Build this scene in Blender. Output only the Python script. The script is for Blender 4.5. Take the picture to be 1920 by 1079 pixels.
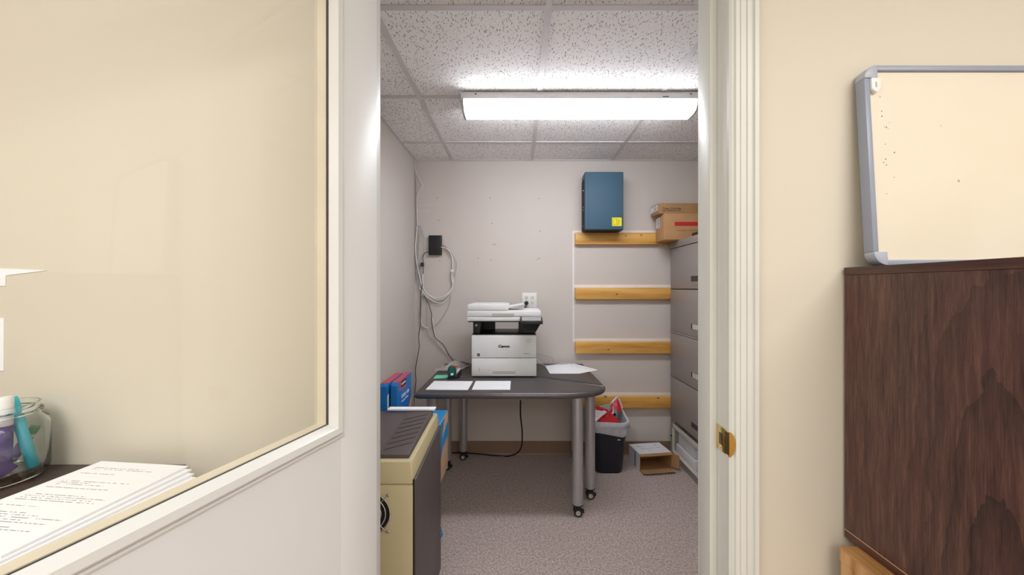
import bpy, bmesh, math, random
from mathutils import Vector, Matrix
random.seed(7)
PI = math.pi
for o in list(bpy.data.objects): bpy.data.objects.remove(o)
scene = bpy.context.scene
COL = scene.collection

# ------------------------------------------------------------------ camera, exposure, lights
F, CX, CY, H = 708.0, 971.0, 540.0, 1.277       # focal length / vanishing point in pixels of the 1920 frame, eye height
cd = bpy.data.cameras.new('camera'); cam = bpy.data.objects.new('camera', cd); COL.objects.link(cam)
cd.sensor_width = 36; cd.lens = 36 * F / 1920; cd.shift_x = -11 / 1920; cd.clip_start = .02
cam.location = (0, 0, H); cam.rotation_euler = (PI / 2, 0, 0)
scene.camera = cam
vs = scene.view_settings
vs.view_transform = 'Standard'; vs.look = 'None'; vs.gamma = 1; vs.use_curve_mapping = False; vs.exposure = 0.0
w = bpy.data.worlds.new('world'); scene.world = w; w.use_nodes = True
w.node_tree.nodes['Background'].inputs[0].default_value = (.9, .92, 1, 1); w.node_tree.nodes['Background'].inputs[1].default_value = .3

def area(name, loc, rot, sx, sy, power, col):
    l = bpy.data.lights.new(name, 'AREA'); l.shape = 'RECTANGLE'; l.size = sx; l.size_y = sy; l.energy = power; l.color = col
    o = bpy.data.objects.new(name, l); COL.objects.link(o); o.location = loc; o.rotation_euler = rot
    return o
WARM = (1.0, .99, .972)
area('office_ceiling_lamp', (-1.0, -.6, 2.42), (0, 0, 0), 1.2, 1.2, 32, WARM)
area('office_ceiling_lamp', (1.3, -.75, 2.42), (0, 0, 0), 1.2, 1.2, 38, WARM)
area('office_ceiling_lamp', (0, -2.2, 2.42), (0, 0, 0), 1.2, 1.2, 36, WARM)
LAMP = 24.0                                      # emission of the fluorescent diffuser

# ------------------------------------------------------------------ helpers
def P(px, py, Y): return Vector(((px - CX) * Y / F, Y, H - (py - CY) * Y / F))
def lin(c):
    r = []
    for v in c:
        v = v / 255.0
        r.append(v / 12.92 if v <= .04045 else ((v + .055) / 1.055) ** 2.4)
    return (r[0], r[1], r[2], 1)
class NT:
    def __init__(s, name):
        s.m = bpy.data.materials.new(name); s.m.use_nodes = True; s.t = s.m.node_tree; s.n = s.t.nodes
        s.b = s.n['Principled BSDF']; s.out = s.n['Material Output']
    def add(s, typ, **kw):
        x = s.n.new(typ)
        for k, v in kw.items(): setattr(x, k, v)
        return x
    def link(s, a, b): s.t.links.new(a, b)
    def coord(s, scale=(1, 1, 1), rot=(0, 0, 0), kind='Object', loc=(0, 0, 0)):
        tc = s.add('ShaderNodeTexCoord'); mp = s.add('ShaderNodeMapping')
        mp.inputs['Scale'].default_value = scale; mp.inputs['Rotation'].default_value = rot; mp.inputs['Location'].default_value = loc
        s.link(tc.outputs[kind], mp.inputs[0]); return mp.outputs[0]
    def noise(s, co, scale, detail=3, rough=.5):
        x = s.add('ShaderNodeTexNoise'); x.inputs['Scale'].default_value = scale; x.inputs['Detail'].default_value = detail
        x.inputs['Roughness'].default_value = rough
        if co is not None: s.link(co, x.inputs[0])
        return x.outputs['Fac']
    def ramp(s, fac, stops):
        r = s.add('ShaderNodeValToRGB'); e = r.color_ramp.elements
        while len(e) < len(stops): e.new(.5)
        for k, (p, c) in enumerate(stops): e[k].position = p; e[k].color = c
        s.link(fac, r.inputs[0]); return r.outputs[0]
    def math(s, op, a, b=None, clamp=False):
        x = s.add('ShaderNodeMath', operation=op, use_clamp=clamp)
        for k, v in enumerate((a, b)):
            if v is None: continue
            if isinstance(v, (int, float)): x.inputs[k].default_value = v
            else: s.link(v, x.inputs[k])
        return x.outputs[0]
    def mix(s, fac, a, b, blend='MIX'):
        x = s.add('ShaderNodeMix', data_type='RGBA', blend_type=blend)
        for k, v in ((0, fac), (6, a), (7, b)):
            if isinstance(v, (int, float)): x.inputs[k].default_value = v
            elif isinstance(v, tuple): x.inputs[k].default_value = v
            else: s.link(v, x.inputs[k])
        return x.outputs[2]
    def bump(s, h, strength=.3, dist=.001):
        x = s.add('ShaderNodeBump'); x.inputs['Strength'].default_value = strength; x.inputs['Distance'].default_value = dist
        s.link(h, x.inputs['Height']); s.link(x.outputs[0], s.b.inputs['Normal'])
    def base(s, c):
        if isinstance(c, tuple): s.b.inputs['Base Color'].default_value = c
        else: s.link(c, s.b.inputs['Base Color'])
def sc(c, k): return (min(1, c[0] * k), min(1, c[1] * k), min(1, c[2] * k), 1)
def mat(name, rgb, rough=.55, metal=0., var=.05, vscale=14, bump=None, spec=.5):
    n = NT(name); c = lin(rgb); co = n.coord()
    f = n.noise(co, vscale, 3)
    n.base(n.ramp(f, [(.3, sc(c, 1 - var)), (.7, sc(c, 1 + var))]))
    n.b.inputs['Roughness'].default_value = rough; n.b.inputs['Metallic'].default_value = metal
    n.b.inputs['Specular IOR Level'].default_value = spec
    if bump: n.bump(n.noise(co, bump[0], 2), bump[1], bump[2] if len(bump) > 2 else .001)
    return n.m

M = {}
M['wall_in'] = mat('inner_wall_paint', (212, 203, 197), .6, var=.02, vscale=2.2, bump=(420, .10, .0006), spec=.3)
M['wall_out'] = mat('office_wall_paint', (220, 213, 197), .6, var=.015, vscale=1.8, bump=(420, .10, .0006), spec=.3)
M['white_paint'] = mat('white_gloss_paint', (228, 229, 228), .28, var=.015, vscale=5, bump=(60, .05, .0008))
M['door_paint'] = mat('door_paint', (234, 236, 238), .42, var=.012, vscale=5, bump=(90, .05, .0006))
M['cream_paint'] = mat('cream_trim_paint', (218, 219, 213), .42, var=.02, vscale=6, bump=(70, .05, .0008))
M['rear_paint'] = mat('yellowed_cream_paint', (230, 221, 200), .45, var=.05, vscale=9)
M['hole'] = mat('filled_nail_hole', (150, 136, 128), .8)
M['scrape'] = mat('scraped_paint', (222, 214, 208), .8)
M['grid'] = mat('ceiling_grid_paint', (208, 204, 206), .45, var=.02)
M['lamp_white'] = mat('lamp_white_enamel', (232, 230, 230), .35, var=.01)
M['base_vinyl'] = mat('brown_vinyl', (142, 116, 98), .5, var=.05)
M['unpaint'] = mat('bare_white_plaster', (236, 233, 232), .8, var=.03)
M['table_top'] = mat('charcoal_laminate', (68, 63, 65), .38, var=.07, vscale=300, bump=(500, .06, .0004))
M['table_edge'] = mat('charcoal_vinyl_edge', (104, 100, 104), .3, metal=.5, var=.05, vscale=120, bump=(350, .25, .0008))
M['silver'] = mat('silver_painted_steel', (186, 185, 188), .34, metal=.55, var=.03)
M['chrome'] = mat('bright_metal', (205, 205, 205), .2, metal=1, var=.02)
M['black'] = mat('black_plastic', (26, 25, 30), .4, var=.08)
M['blackmatte'] = mat('matte_black', (20, 19, 24), .7, var=.08)
M['prn_white'] = mat('printer_white_plastic', (230, 232, 233), .42, var=.012)
M['prn_grey'] = mat('printer_grey_plastic', (184, 184, 180), .5, var=.02)
M['prn_screen'] = mat('grey_screen', (158, 156, 160), .25, var=.05)
M['paper'] = mat('plain_paper', (248, 249, 254), .85, var=.01)
M['cab'] = mat('taupe_steel', (150, 142, 138), .4, var=.02, vscale=6)
M['cab_dark'] = mat('dark_recess_steel', (66, 60, 58), .6, var=.05)
M['cab_cream'] = mat('cream_drawer_steel', (208, 204, 192), .5, var=.03)
M['box_white'] = mat('white_carton', (226, 226, 230), .75, var=.02)
M['card'] = mat('brown_cardboard', (186, 142, 100), .85, var=.05, vscale=30)
M['card_dark'] = mat('darker_cardboard', (166, 128, 88), .85, var=.05, vscale=30)
M['red_ink'] = mat('red_print', (190, 42, 34), .7, var=.05)
M['dark_ink'] = mat('dark_print', (40, 34, 32), .8, var=.02)
M['brown_ink'] = mat('brown_print', (134, 84, 56), .8, var=.02)
M['grey_ink'] = mat('grey_print', (150, 150, 152), .8, var=.02)
M['label'] = mat('white_label', (232, 230, 238), .6, var=.02)
M['steelblue'] = mat('steel_blue_enamel', (62, 94, 116), .6, var=.03, vscale=5)
M['yellow'] = mat('yellow_sticker', (232, 220, 30), .5, var=.03)
M['beige_plastic'] = mat('aged_beige_plastic', (202, 190, 150), .5, var=.025, vscale=8)
M['brown_plastic'] = mat('dark_brown_plastic', (88, 79, 78), .45, var=.03, vscale=10, bump=(600, .08, .0003))
M['blue_card'] = mat('blue_printed_card', (14, 112, 186), .5, var=.04)
M['pink_card'] = mat('faded_red_card', (190, 76, 92), .55, var=.05)
M['navy_print'] = mat('navy_print', (40, 30, 60), .55, var=.05)
M['carton_blue'] = mat('carton_blue_print', (40, 140, 205), .6, var=.04)
M['carton_tan'] = mat('tan_carton', (206, 172, 136), .85, var=.06, vscale=25)
M['bin'] = mat('navy_black_plastic', (28, 28, 42), .4, var=.06)
M['liner'] = mat('grey_bin_liner', (196, 198, 206), .4, var=.08, vscale=40, bump=(60, .4, .003))
M['wrap_red'] = mat('red_wrapper', (186, 24, 38), .3, var=.15, vscale=30, bump=(50, .3, .003))
M['wrap_white'] = mat('white_wrapper', (226, 212, 216), .4, var=.06, vscale=30, bump=(50, .3, .003))
M['cable'] = mat('grey_cable', (172, 172, 174), .5, var=.05)
M['cable_white'] = mat('white_cable', (236, 234, 232), .5, var=.04)
M['cable_dark'] = mat('dark_grey_cable', (72, 66, 66), .5, var=.05)
M['plate'] = mat('outlet_white', (240, 240, 238), .35, var=.01)
M['ivory'] = mat('outlet_ivory', (228, 226, 212), .4, var=.01)
M['stapler_green'] = mat('dark_green_plastic', (10, 84, 78), .25, var=.05)
M['orange'] = mat('orange_plastic', (208, 88, 50), .5, var=.05)
M['mint'] = mat('mint_sticky_paper', (116, 214, 182), .8, var=.02)
M['bag'] = mat('clear_bag_plastic', (196, 192, 192), .25, var=.12, vscale=40, bump=(70, .6, .003))
M['brass'] = mat('polished_brass', (228, 200, 124), .2, metal=1, var=.05)
M['brass_dark'] = mat('shaded_brass', (120, 84, 50), .35, metal=.8, var=.1)
M['board_frame'] = mat('blue_grey_plastic', (150, 158, 176), .35, var=.03)
M['board_corner'] = mat('grey_corner_plastic', (176, 182, 198), .35, var=.02)
M['manila'] = mat('manila_card', (236, 216, 162), .8, var=.03)
M['desk_black'] = mat('black_brown_laminate', (70, 60, 58), .45, var=.1, vscale=30)
M['cyan'] = mat('cyan_plastic', (60, 196, 220), .3, var=.06)
M['purple'] = mat('purple_label', (104, 84, 150), .5, var=.2, vscale=60)
M['green_label'] = mat('green_label', (150, 190, 110), .5, var=.2, vscale=60)
M['green_dark'] = mat('green_cap', (40, 120, 70), .4, var=.05)

def glassy(name, tint, refl=.10):
    n = NT(name); n.n.remove(n.b)
    t = n.add('ShaderNodeBsdfTransparent'); t.inputs[0].default_value = tint
    g = n.add('ShaderNodeBsdfGlossy'); g.inputs['Roughness'].default_value = .02
    lw = n.add('ShaderNodeLayerWeight'); lw.inputs[0].default_value = .5
    co = n.coord(); nz = n.noise(co, 3, 2)
    k = n.math('ADD', n.math('MULTIPLY', n.math('POWER', lw.outputs['Facing'], 5), .9), n.math('MULTIPLY', n.math('ADD', nz, 3), refl * .14), clamp=True)
    mx = n.add('ShaderNodeMixShader'); n.link(k, mx.inputs[0]); n.link(t.outputs[0], mx.inputs[1]); n.link(g.outputs[0], mx.inputs[2])
    n.link(mx.outputs[0], n.out.inputs[0]); return n.m
M['glass'] = glassy('door_glass', (.992, .994, .992, 1), .05)
M['jar_glass'] = mat('jar_glass', (244, 250, 249), .02, var=0)
M['jar_glass'].node_tree.nodes['Principled BSDF'].inputs['Transmission Weight'].default_value = 1

def lamp_mat():
    n = NT('lit_diffuser'); co = n.coord((1, 60, 60))
    n.base(lin((250, 250, 250)))
    n.b.inputs['Emission Color'].default_value = (.92, .955, 1, 1)
    n.link(n.math('ADD', n.math('MULTIPLY', n.noise(co, 2, 1), .2), LAMP), n.b.inputs['Emission Strength'])
    return n.m
M['lens'] = lamp_mat()

def tile_mat():
    n = NT('fissured_ceiling_tile')
    co = n.coord()
    nz = n.add('ShaderNodeTexNoise'); nz.inputs['Scale'].default_value = 55; n.link(co, nz.inputs[0])
    vm = n.add('ShaderNodeVectorMath', operation='MULTIPLY_ADD'); n.link(nz.outputs['Color'], vm.inputs[0])
    vm.inputs[1].default_value = (.014, .014, 0); n.link(co, vm.inputs[2])
    marks = None
    for rot, sx, sy, th, seed in ((.2, 125, 33, .20, 0), (-.5, 115, 31, .17, 3.7), (1.0, 95, 38, .14, 8.1)):
        mp = n.add('ShaderNodeMapping'); mp.inputs['Rotation'].default_value = (0, 0, rot)
        mp.inputs['Scale'].default_value = (sx, sy, 0); mp.inputs['Location'].default_value = (seed, seed, 0)
        n.link(vm.outputs[0], mp.inputs[0])
        v = n.add('ShaderNodeTexVoronoi'); v.inputs['Scale'].default_value = 1; v.voronoi_dimensions = '2D'; n.link(mp.outputs[0], v.inputs[0])
        sep = n.add('ShaderNodeSeparateColor'); n.link(v.outputs['Color'], sep.inputs[0])
        lim = n.math('MULTIPLY', sep.outputs[0], th)
        k = n.math('SUBTRACT', 1, n.math('MULTIPLY', n.math('SUBTRACT', v.outputs['Distance'], lim), 14), clamp=True)
        k = n.math('MULTIPLY', k, n.math('GREATER_THAN', sep.outputs[1], .45))
        marks = k if marks is None else n.math('MAXIMUM', marks, k)
    mp = n.add('ShaderNodeMapping'); mp.inputs['Scale'].default_value = (150, 150, 0); n.link(co, mp.inputs[0])
    v = n.add('ShaderNodeTexVoronoi'); v.inputs['Scale'].default_value = 1; v.voronoi_dimensions = '2D'; n.link(mp.outputs[0], v.inputs[0])
    pin = n.math('MULTIPLY', n.math('LESS_THAN', v.outputs['Distance'], .18), .35)
    marks = n.math('MAXIMUM', marks, pin)
    n.base(n.mix(marks, lin((247, 245, 246)), lin((166, 152, 148))))
    n.b.inputs['Roughness'].default_value = .9
    n.bump(n.math('SUBTRACT', 1, marks), .6, .002)
    return n.m
M['tile'] = tile_mat()

def carpet_mat():
    n = NT('speckled_carpet'); co = n.coord()
    a = n.noise(co, 120, 3, .75); b = n.noise(co, 60, 2); c = n.noise(co, 3.0, 3)
    col = n.ramp(a, [(.30, lin((92, 76, 70))), (.42, lin((172, 156, 150))), (.58, lin((202, 188, 184))), (.70, lin((238, 230, 226)))])
    col = n.mix(.22, col, n.ramp(b, [(.4, lin((154, 138, 132))), (.6, lin((206, 190, 184)))]))
    col = n.mix(n.math('MULTIPLY', c, .12), col, lin((150, 132, 120)))
    n.base(col); n.b.inputs['Roughness'].default_value = .95; n.b.inputs['Specular IOR Level'].default_value = .1
    n.bump(a, .7, .004); return n.m
M['carpet'] = carpet_mat()

def wood(name, dark, mid, light, axis, fine, big, rough=.4, knots=False, warp=.35):
    n = NT(name)
    s = [1, 1, 1]; s[axis] = .07
    co = n.coord(tuple(s))
    g = n.noise(co, fine, 4, .65)
    co2 = n.coord(tuple(.22 if k == axis else 1 for k in range(3)))
    nz = n.noise(co2, big * .35, 2)
    wv = n.add('ShaderNodeTexWave'); wv.wave_type = 'RINGS'; wv.inputs['Scale'].default_value = big; wv.inputs['Distortion'].default_value = 5; wv.inputs['Detail'].default_value = 3
    wv.inputs['Detail Scale'].default_value = .6
    n.link(co2, wv.inputs[0])
    f = n.math('ADD', n.math('MULTIPLY', g, 1 - warp), n.math('MULTIPLY', wv.outputs['Fac'], warp))
    f = n.math('ADD', n.math('MULTIPLY', f, .75), n.math('MULTIPLY', nz, .25))
    col = n.ramp(f, [(.3, lin(dark)), (.5, lin(mid)), (.72, lin(light))])
    if knots:
        v = n.add('ShaderNodeTexVoronoi'); v.inputs['Scale'].default_value = 13
        n.link(n.coord((1, 0, 2.2), loc=(.37, 0, .11)), v.inputs[0])
        sep = n.add('ShaderNodeSeparateColor'); n.link(v.outputs['Color'], sep.inputs[0])
        k = n.math('MULTIPLY', n.math('LESS_THAN', v.outputs['Distance'], n.math('MULTIPLY', sep.outputs[1], .15)), n.math('GREATER_THAN', sep.outputs[0], .25))
        col = n.mix(n.math('MULTIPLY', k, .8), col, lin((92, 52, 22)))
    n.base(col); n.b.inputs['Roughness'].default_value = rough; n.bump(g, .1, .0005)
    return n.m
M['walnut'] = wood('dark_walnut_veneer', (50, 29, 27), (86, 55, 48), (116, 80, 66), 2, 95, 7.0, .38, warp=.2)
M['walnut_edge'] = wood('dark_walnut_edge', (56, 32, 28), (84, 52, 44), (104, 68, 56), 1, 95, 5.0, .4)
M['oak'] = wood('light_oak', (158, 112, 62), (196, 150, 96), (214, 172, 120), 2, 70, 9.0, .45)
M['oak_top'] = wood('oak_desk_top', (158, 112, 62), (192, 146, 94), (210, 168, 116), 1, 70, 9.0, .4)
M['pine'] = wood('knotty_pine', (196, 138, 60), (222, 168, 86), (234, 188, 108), 0, 60, 7.0, .5, knots=True, warp=.3)

def cathedral(name, dark, mid, light, cy, cz, rough):
    n = NT(name)
    g = n.noise(n.coord((1, 1, .05)), 420, 4, .75); g2 = n.noise(n.coord((1, 1, .07)), 90, 3, .65)
    tc = n.add('ShaderNodeTexCoord'); sp = n.add('ShaderNodeSeparateXYZ'); n.link(tc.outputs['Object'], sp.inputs[0])
    warp = n.math('MULTIPLY', n.math('SUBTRACT', n.noise(n.coord((1, 1, .35)), 7, 3, .55), .5), .16)
    fine = n.math('MULTIPLY', n.math('SUBTRACT', n.noise(n.coord((1, 1, .5)), 40, 3, .6), .5), .018)
    dy = n.math('ADD', n.math('SUBTRACT', sp.outputs[1], cy), warp)
    dz = n.math('MULTIPLY', n.math('SUBTRACT', sp.outputs[2], cz), .16)
    d = n.math('ADD', n.math('SQRT', n.math('ADD', n.math('MULTIPLY', dy, dy), n.math('MULTIPLY', dz, dz))), fine)
    ring = n.math('POWER', n.math('FRACT', n.math('MULTIPLY', d, 34)), 2.5)
    mask = n.math('ADD', .3, n.math('SUBTRACT', 1.0, n.math('MULTIPLY', d, 5.5), clamp=True))
    f = n.math('ADD', n.math('MULTIPLY', g, .5), n.math('MULTIPLY', g2, .5))
    big = n.noise(n.coord((1, 1, .5)), 4.5, 2)
    col = n.ramp(f, [(.36, lin(dark)), (.5, lin(mid)), (.64, lin(light))])
    col = n.mix(n.math('MULTIPLY', n.math('SUBTRACT', big, .25, clamp=True), .8), col, lin((92, 46, 44)))
    col = n.mix(n.math('MULTIPLY', n.math('MULTIPLY', ring, mask), .65, clamp=True), col, lin((30, 18, 24)))
    n.base(col); n.b.inputs['Roughness'].default_value = rough; n.bump(g, .1, .0005)
    return n.m
M['walnut'] = cathedral('dark_walnut_veneer', (46, 30, 29), (86, 61, 54), (116, 86, 72), -.095, -.12, .42)

def sheet_mat(name, lines, dens, seed=0., ink=(120, 120, 128), margin=.1, top=.92, bottom=.1):
    """printed sheet: rows of illegible small type, in the sheet's generated coordinates"""
    n = NT(name); tc = n.add('ShaderNodeTexCoord'); sp = n.add('ShaderNodeSeparateXYZ'); n.link(tc.outputs['Generated'], sp.inputs[0])
    x, y = sp.outputs[0], sp.outputs[1]
    row = n.math('MULTIPLY', y, lines); fr = n.math('FRACT', row); idx = n.math('FLOOR', row)
    on = n.math('MULTIPLY', n.math('GREATER_THAN', fr, .3), n.math('LESS_THAN', fr, .62))
    def wn(scale, off):
        cmb = n.add('ShaderNodeCombineXYZ'); n.link(n.math('FLOOR', n.math('MULTIPLY', x, scale)), cmb.inputs[0]); n.link(idx, cmb.inputs[1]); cmb.inputs[2].default_value = off
        w = n.add('ShaderNodeTexWhiteNoise'); w.noise_dimensions = '3D'; n.link(cmb.outputs[0], w.inputs[0]); return w.outputs['Value']
    words = n.math('GREATER_THAN', wn(75, seed), .3)
    cmb = n.add('ShaderNodeCombineXYZ'); n.link(idx, cmb.inputs[0]); cmb.inputs[1].default_value = seed + 5
    w = n.add('ShaderNodeTexWhiteNoise'); n.link(cmb.outputs[0], w.inputs[0]); rowlen = w.outputs['Value']
    rowon = n.math('LESS_THAN', rowlen, dens)
    lim = n.math('ADD', n.math('MULTIPLY', rowlen, .55 / max(dens, .01)), .36)
    k = on
    for q in (words, rowon, n.math('LESS_THAN', x, lim), n.math('GREATER_THAN', x, margin), n.math('LESS_THAN', x, 1 - margin), n.math('LESS_THAN', y, top), n.math('GREATER_THAN', y, bottom)):
        k = n.math('MULTIPLY', k, q)
    n.base(n.mix(n.math('MULTIPLY', k, .7), lin((250, 251, 255)), lin(ink)))
    n.b.inputs['Roughness'].default_value = .85
    return n.m
M['sheet_a'] = sheet_mat('printed_letter', 46, .45, 1.2, (90, 90, 100))
M['sheet_b'] = sheet_mat('faintly_printed_sheet', 30, .3, 4.0, (190, 190, 200), bottom=.45)
M['sheet_c'] = sheet_mat('faintly_printed_form', 30, .75, 9.0, (200, 200, 208))

def board_mat():
    n = NT('aged_board_surface'); co = n.coord()
    a = n.noise(co, 3.0, 3); c = n.ramp(a, [(.3, lin((229, 218, 197))), (.7, lin((235, 227, 210)))])
    v = n.add('ShaderNodeTexVoronoi'); v.inputs['Scale'].default_value = 34; n.link(n.coord((1, 0, 1)), v.inputs[0])
    sep = n.add('ShaderNodeSeparateColor'); n.link(v.outputs['Color'], sep.inputs[0])
    k = n.math('MULTIPLY', n.math('LESS_THAN', v.outputs['Distance'], n.math('MULTIPLY', sep.outputs[1], .10)), n.math('GREATER_THAN', sep.outputs[0], .80))
    n.base(n.mix(n.math('MULTIPLY', k, .6), c, lin((130, 100, 70)))); n.b.inputs['Roughness'].default_value = .35
    return n.m
M['board'] = board_mat()

# ------------------------------------------------------------------ mesh building
class MB:
    def __init__(s): s.v = []; s.f = []
    def _add(s, vs, fs):
        k = len(s.v); s.v += [Vector(p) for p in vs]; s.f += [tuple(i + k for i in f) for f in fs]; return s
    def box(s, x0, x1, y0, y1, z0, z1):
        v = [(x, y, z) for z in (z0, z1) for y in (y0, y1) for x in (x0, x1)]
        return s._add(v, [(0, 2, 3, 1), (4, 5, 7, 6), (0, 1, 5, 4), (2, 6, 7, 3), (0, 4, 6, 2), (1, 3, 7, 5)])
    def hexa(s, b, t):          # four bottom points, four top points (same order, counter-clockwise from above)
        return s._add(list(b) + list(t), [(3, 2, 1, 0), (4, 5, 6, 7), (0, 1, 5, 4), (1, 2, 6, 5), (2, 3, 7, 6), (3, 0, 4, 7)])
    def prism(s, poly, a0, a1, axis=2):
        def p(q, a):
            return (q[0], q[1], a) if axis == 2 else ((q[0], a, q[1]) if axis == 1 else (a, q[0], q[1]))
        n = len(poly); v = [p(q, a0) for q in poly] + [p(q, a1) for q in poly]
        fs = [tuple(range(n - 1, -1, -1)), tuple(range(n, 2 * n))] + [(i, (i + 1) % n, n + (i + 1) % n, n + i) for i in range(n)]
        return s._add(v, fs)
    def tube(s, pts, r, n=8, cap=True, closed=False):
        pts = [Vector(p) for p in pts]; m = len(pts); rs = r if isinstance(r, (list, tuple)) else [r] * m
        t0 = (pts[1] - pts[0]).normalized(); up = Vector((0, 0, 1)) if abs(t0.z) < .9 else Vector((1, 0, 0))
        nx = t0.cross(up).normalized(); vs = []
        for i in range(m):
            if closed: t = pts[(i + 1) % m] - pts[i - 1]
            else: t = pts[min(i + 1, m - 1)] - pts[max(i - 1, 0)]
            if t.length < 1e-9: t = t0
            t = t.normalized(); nx = (nx - t * nx.dot(t))
            nx = nx.normalized() if nx.length > 1e-6 else t.orthogonal().normalized()
            ny = t.cross(nx)
            for k in range(n):
                a = 2 * PI * k / n; vs.append(pts[i] + (nx * math.cos(a) + ny * math.sin(a)) * rs[i])
        fs = []
        for i in range(m if closed else m - 1):
            j = (i + 1) % m
            for k in range(n): fs.append((i * n + k, i * n + (k + 1) % n, j * n + (k + 1) % n, j * n + k))
        if cap and not closed: fs += [tuple(range(n - 1, -1, -1)), tuple((m - 1) * n + k for k in range(n))]
        return s._add(vs, fs)
    def cyl(s, a, b, r, n=20, r2=None): return s.tube([a, b], [r, r if r2 is None else r2], n)
    def lathe(s, prof, c, n=24, axis='z', cap=True):
        vs = []
        for (r, h) in prof:
            for k in range(n):
                a = 2 * PI * k / n; x, y = r * math.cos(a), r * math.sin(a)
                vs.append(Vector(c) + (Vector((x, y, h)) if axis == 'z' else Vector((x, h, y)) if axis == 'y' else Vector((h, x, y))))
        fs = [(i * n + k, i * n + (k + 1) % n, (i + 1) * n + (k + 1) % n, (i + 1) * n + k) for i in range(len(prof) - 1) for k in range(n)]
        if cap: fs += [tuple(range(n - 1, -1, -1)), tuple((len(prof) - 1) * n + k for k in range(n))]
        return s._add(vs, fs)
    def grid(s, fn, nu, nv):
        vs = [fn(i / nu, j / nv) for j in range(nv + 1) for i in range(nu + 1)]
        return s._add(vs, [(j * (nu + 1) + i, j * (nu + 1) + i + 1, (j + 1) * (nu + 1) + i + 1, (j + 1) * (nu + 1) + i) for j in range(nv) for i in range(nu)])
    def face(s, pts): return s._add(pts, [tuple(range(len(pts)))])
    def build(s, name, m, parent=None, bevel=0, seg=2, smooth=False, world=True, solid=0):
        off = Vector(parent.get('_o', (0, 0, 0))) if (parent is not None and world) else Vector((0, 0, 0))
        me = bpy.data.meshes.new(name); bm = bmesh.new()
        bv = [bm.verts.new(p - off) for p in s.v]
        for f in s.f:
            try: bm.faces.new([bv[i] for i in f])
            except ValueError: pass
        bmesh.ops.recalc_face_normals(bm, faces=bm.faces)
        if solid:
            bmesh.ops.solidify(bm, geom=bm.faces[:], thickness=solid); bmesh.ops.recalc_face_normals(bm, faces=bm.faces)
        if bevel:
            es = [e for e in bm.edges if len(e.link_faces) == 2 and e.calc_face_angle(0) > .5]
            bmesh.ops.bevel(bm, geom=es, offset=bevel, segments=seg, affect='EDGES', profile=.5, clamp_overlap=True)
        bm.to_mesh(me); bm.free()
        me.materials.append(M[m] if isinstance(m, str) else m)
        if smooth or bevel:
            for p in me.polygons: p.use_smooth = True
            try: me.set_sharp_from_angle(angle=.7)
            except Exception: pass
        o = bpy.data.objects.new(name, me); COL.objects.link(o)
        if parent is not None:
            o.parent = parent
            if world: o['_o'] = tuple(off)
        return o
def box(*a): return MB().box(*a)
def tag(o, label, cat, group=None):
    o['label'] = label; o['category'] = cat
    if group: o['group'] = group
    return o
def thing(name, label, cat, loc=(0, 0, 0), rz=0, group=None):
    o = bpy.data.objects.new(name, None); o.empty_display_size = .05; COL.objects.link(o)
    o.location = loc; o.rotation_euler = (0, 0, rz)
    o['_o'] = tuple(loc)
    return tag(o, label, cat, group)
def struct(o, label=None):
    o['kind'] = 'structure'
    if label: o['label'] = label
    return o
def sempty(name, label):
    o = bpy.data.objects.new(name, None); COL.objects.link(o); o['_o'] = (0, 0, 0); return struct(o, label)
def smooth_path(pts, k=6):
    pts = [Vector(p) for p in pts]; out = []
    q = [pts[0] * 2 - pts[1]] + pts + [pts[-1] * 2 - pts[-2]]
    for i in range(1, len(q) - 2):
        a, b, c, d = q[i - 1], q[i], q[i + 1], q[i + 2]
        for j in range(k):
            t = j / k
            out.append(.5 * ((2 * b) + (c - a) * t + (2 * a - 5 * b + 4 * c - d) * t * t + (3 * b - a - 3 * c + d) * t ** 3))
    return out + [pts[-1]]
def text(name, s, size, m, parent, loc, rot=(PI / 2, 0, 0), ex=.0004, bold=0, sx=1, align='LEFT'):
    cu = bpy.data.curves.new(name, 'FONT'); cu.body = s; cu.size = size; cu.extrude = ex; cu.offset = bold; cu.resolution_u = 3; cu.align_x = align
    t = bpy.data.objects.new(name, cu); COL.objects.link(t)
    me = bpy.data.meshes.new_from_object(t.evaluated_get(bpy.context.evaluated_depsgraph_get()))
    bpy.data.objects.remove(t); bpy.data.curves.remove(cu)
    o = bpy.data.objects.new(name, me); COL.objects.link(o); me.materials.clear(); me.materials.append(M[m])
    off = Vector(parent.get('_o', (0, 0, 0))); o.parent = parent
    o.location = Vector(loc) - off; o.rotation_euler = rot; o.scale = (sx, 1, 1)
    return o

# ------------------------------------------------------------------ room shell
ZC, YB, XL, XR = 2.248, 2.89, -.788, 1.63
YD0, YD1 = .89, 1.01                                    # partition with the doorway
JL, JR, DH = -.375, .489, 2.06
OX0, OX1, OY, OZ = -2.3, 2.3, -3.0, 2.44
struct(box(OX0 - .1, OX1 + .1, OY - .1, YB + .1, -.1, 0).build('floor', 'carpet'), 'speckled taupe carpet running through both rooms')
wall_back = struct(box(XL - .1, XR + .1, YB, YB + .1, 0, ZC + .1).build('wall_back', 'wall_in'), 'pale back wall behind the printer')
struct(box(XL - .1, XL, YD1, YB, 0, ZC + .1).build('wall_left', 'wall_in'), 'pale left wall of the small room')
struct(box(XR, XR + .1, YD1, YB, 0, ZC + .1).build('wall_right', 'wall_in'), 'right wall behind the file cabinet')
wp = MB().box(OX0, JL - .02, YD0, YD1, 0, OZ).box(JR + .02, OX1, YD0, YD1, 0, OZ).box(JL - .02, JR + .02, YD0, YD1, DH + .02, OZ)
struct(wp.build('wall_front', 'wall_out'), 'beige wall with the doorway')
struct(box(OX0 - .1, OX0, OY, YD1, 0, OZ).build('wall_office_left', 'wall_out'))
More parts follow.
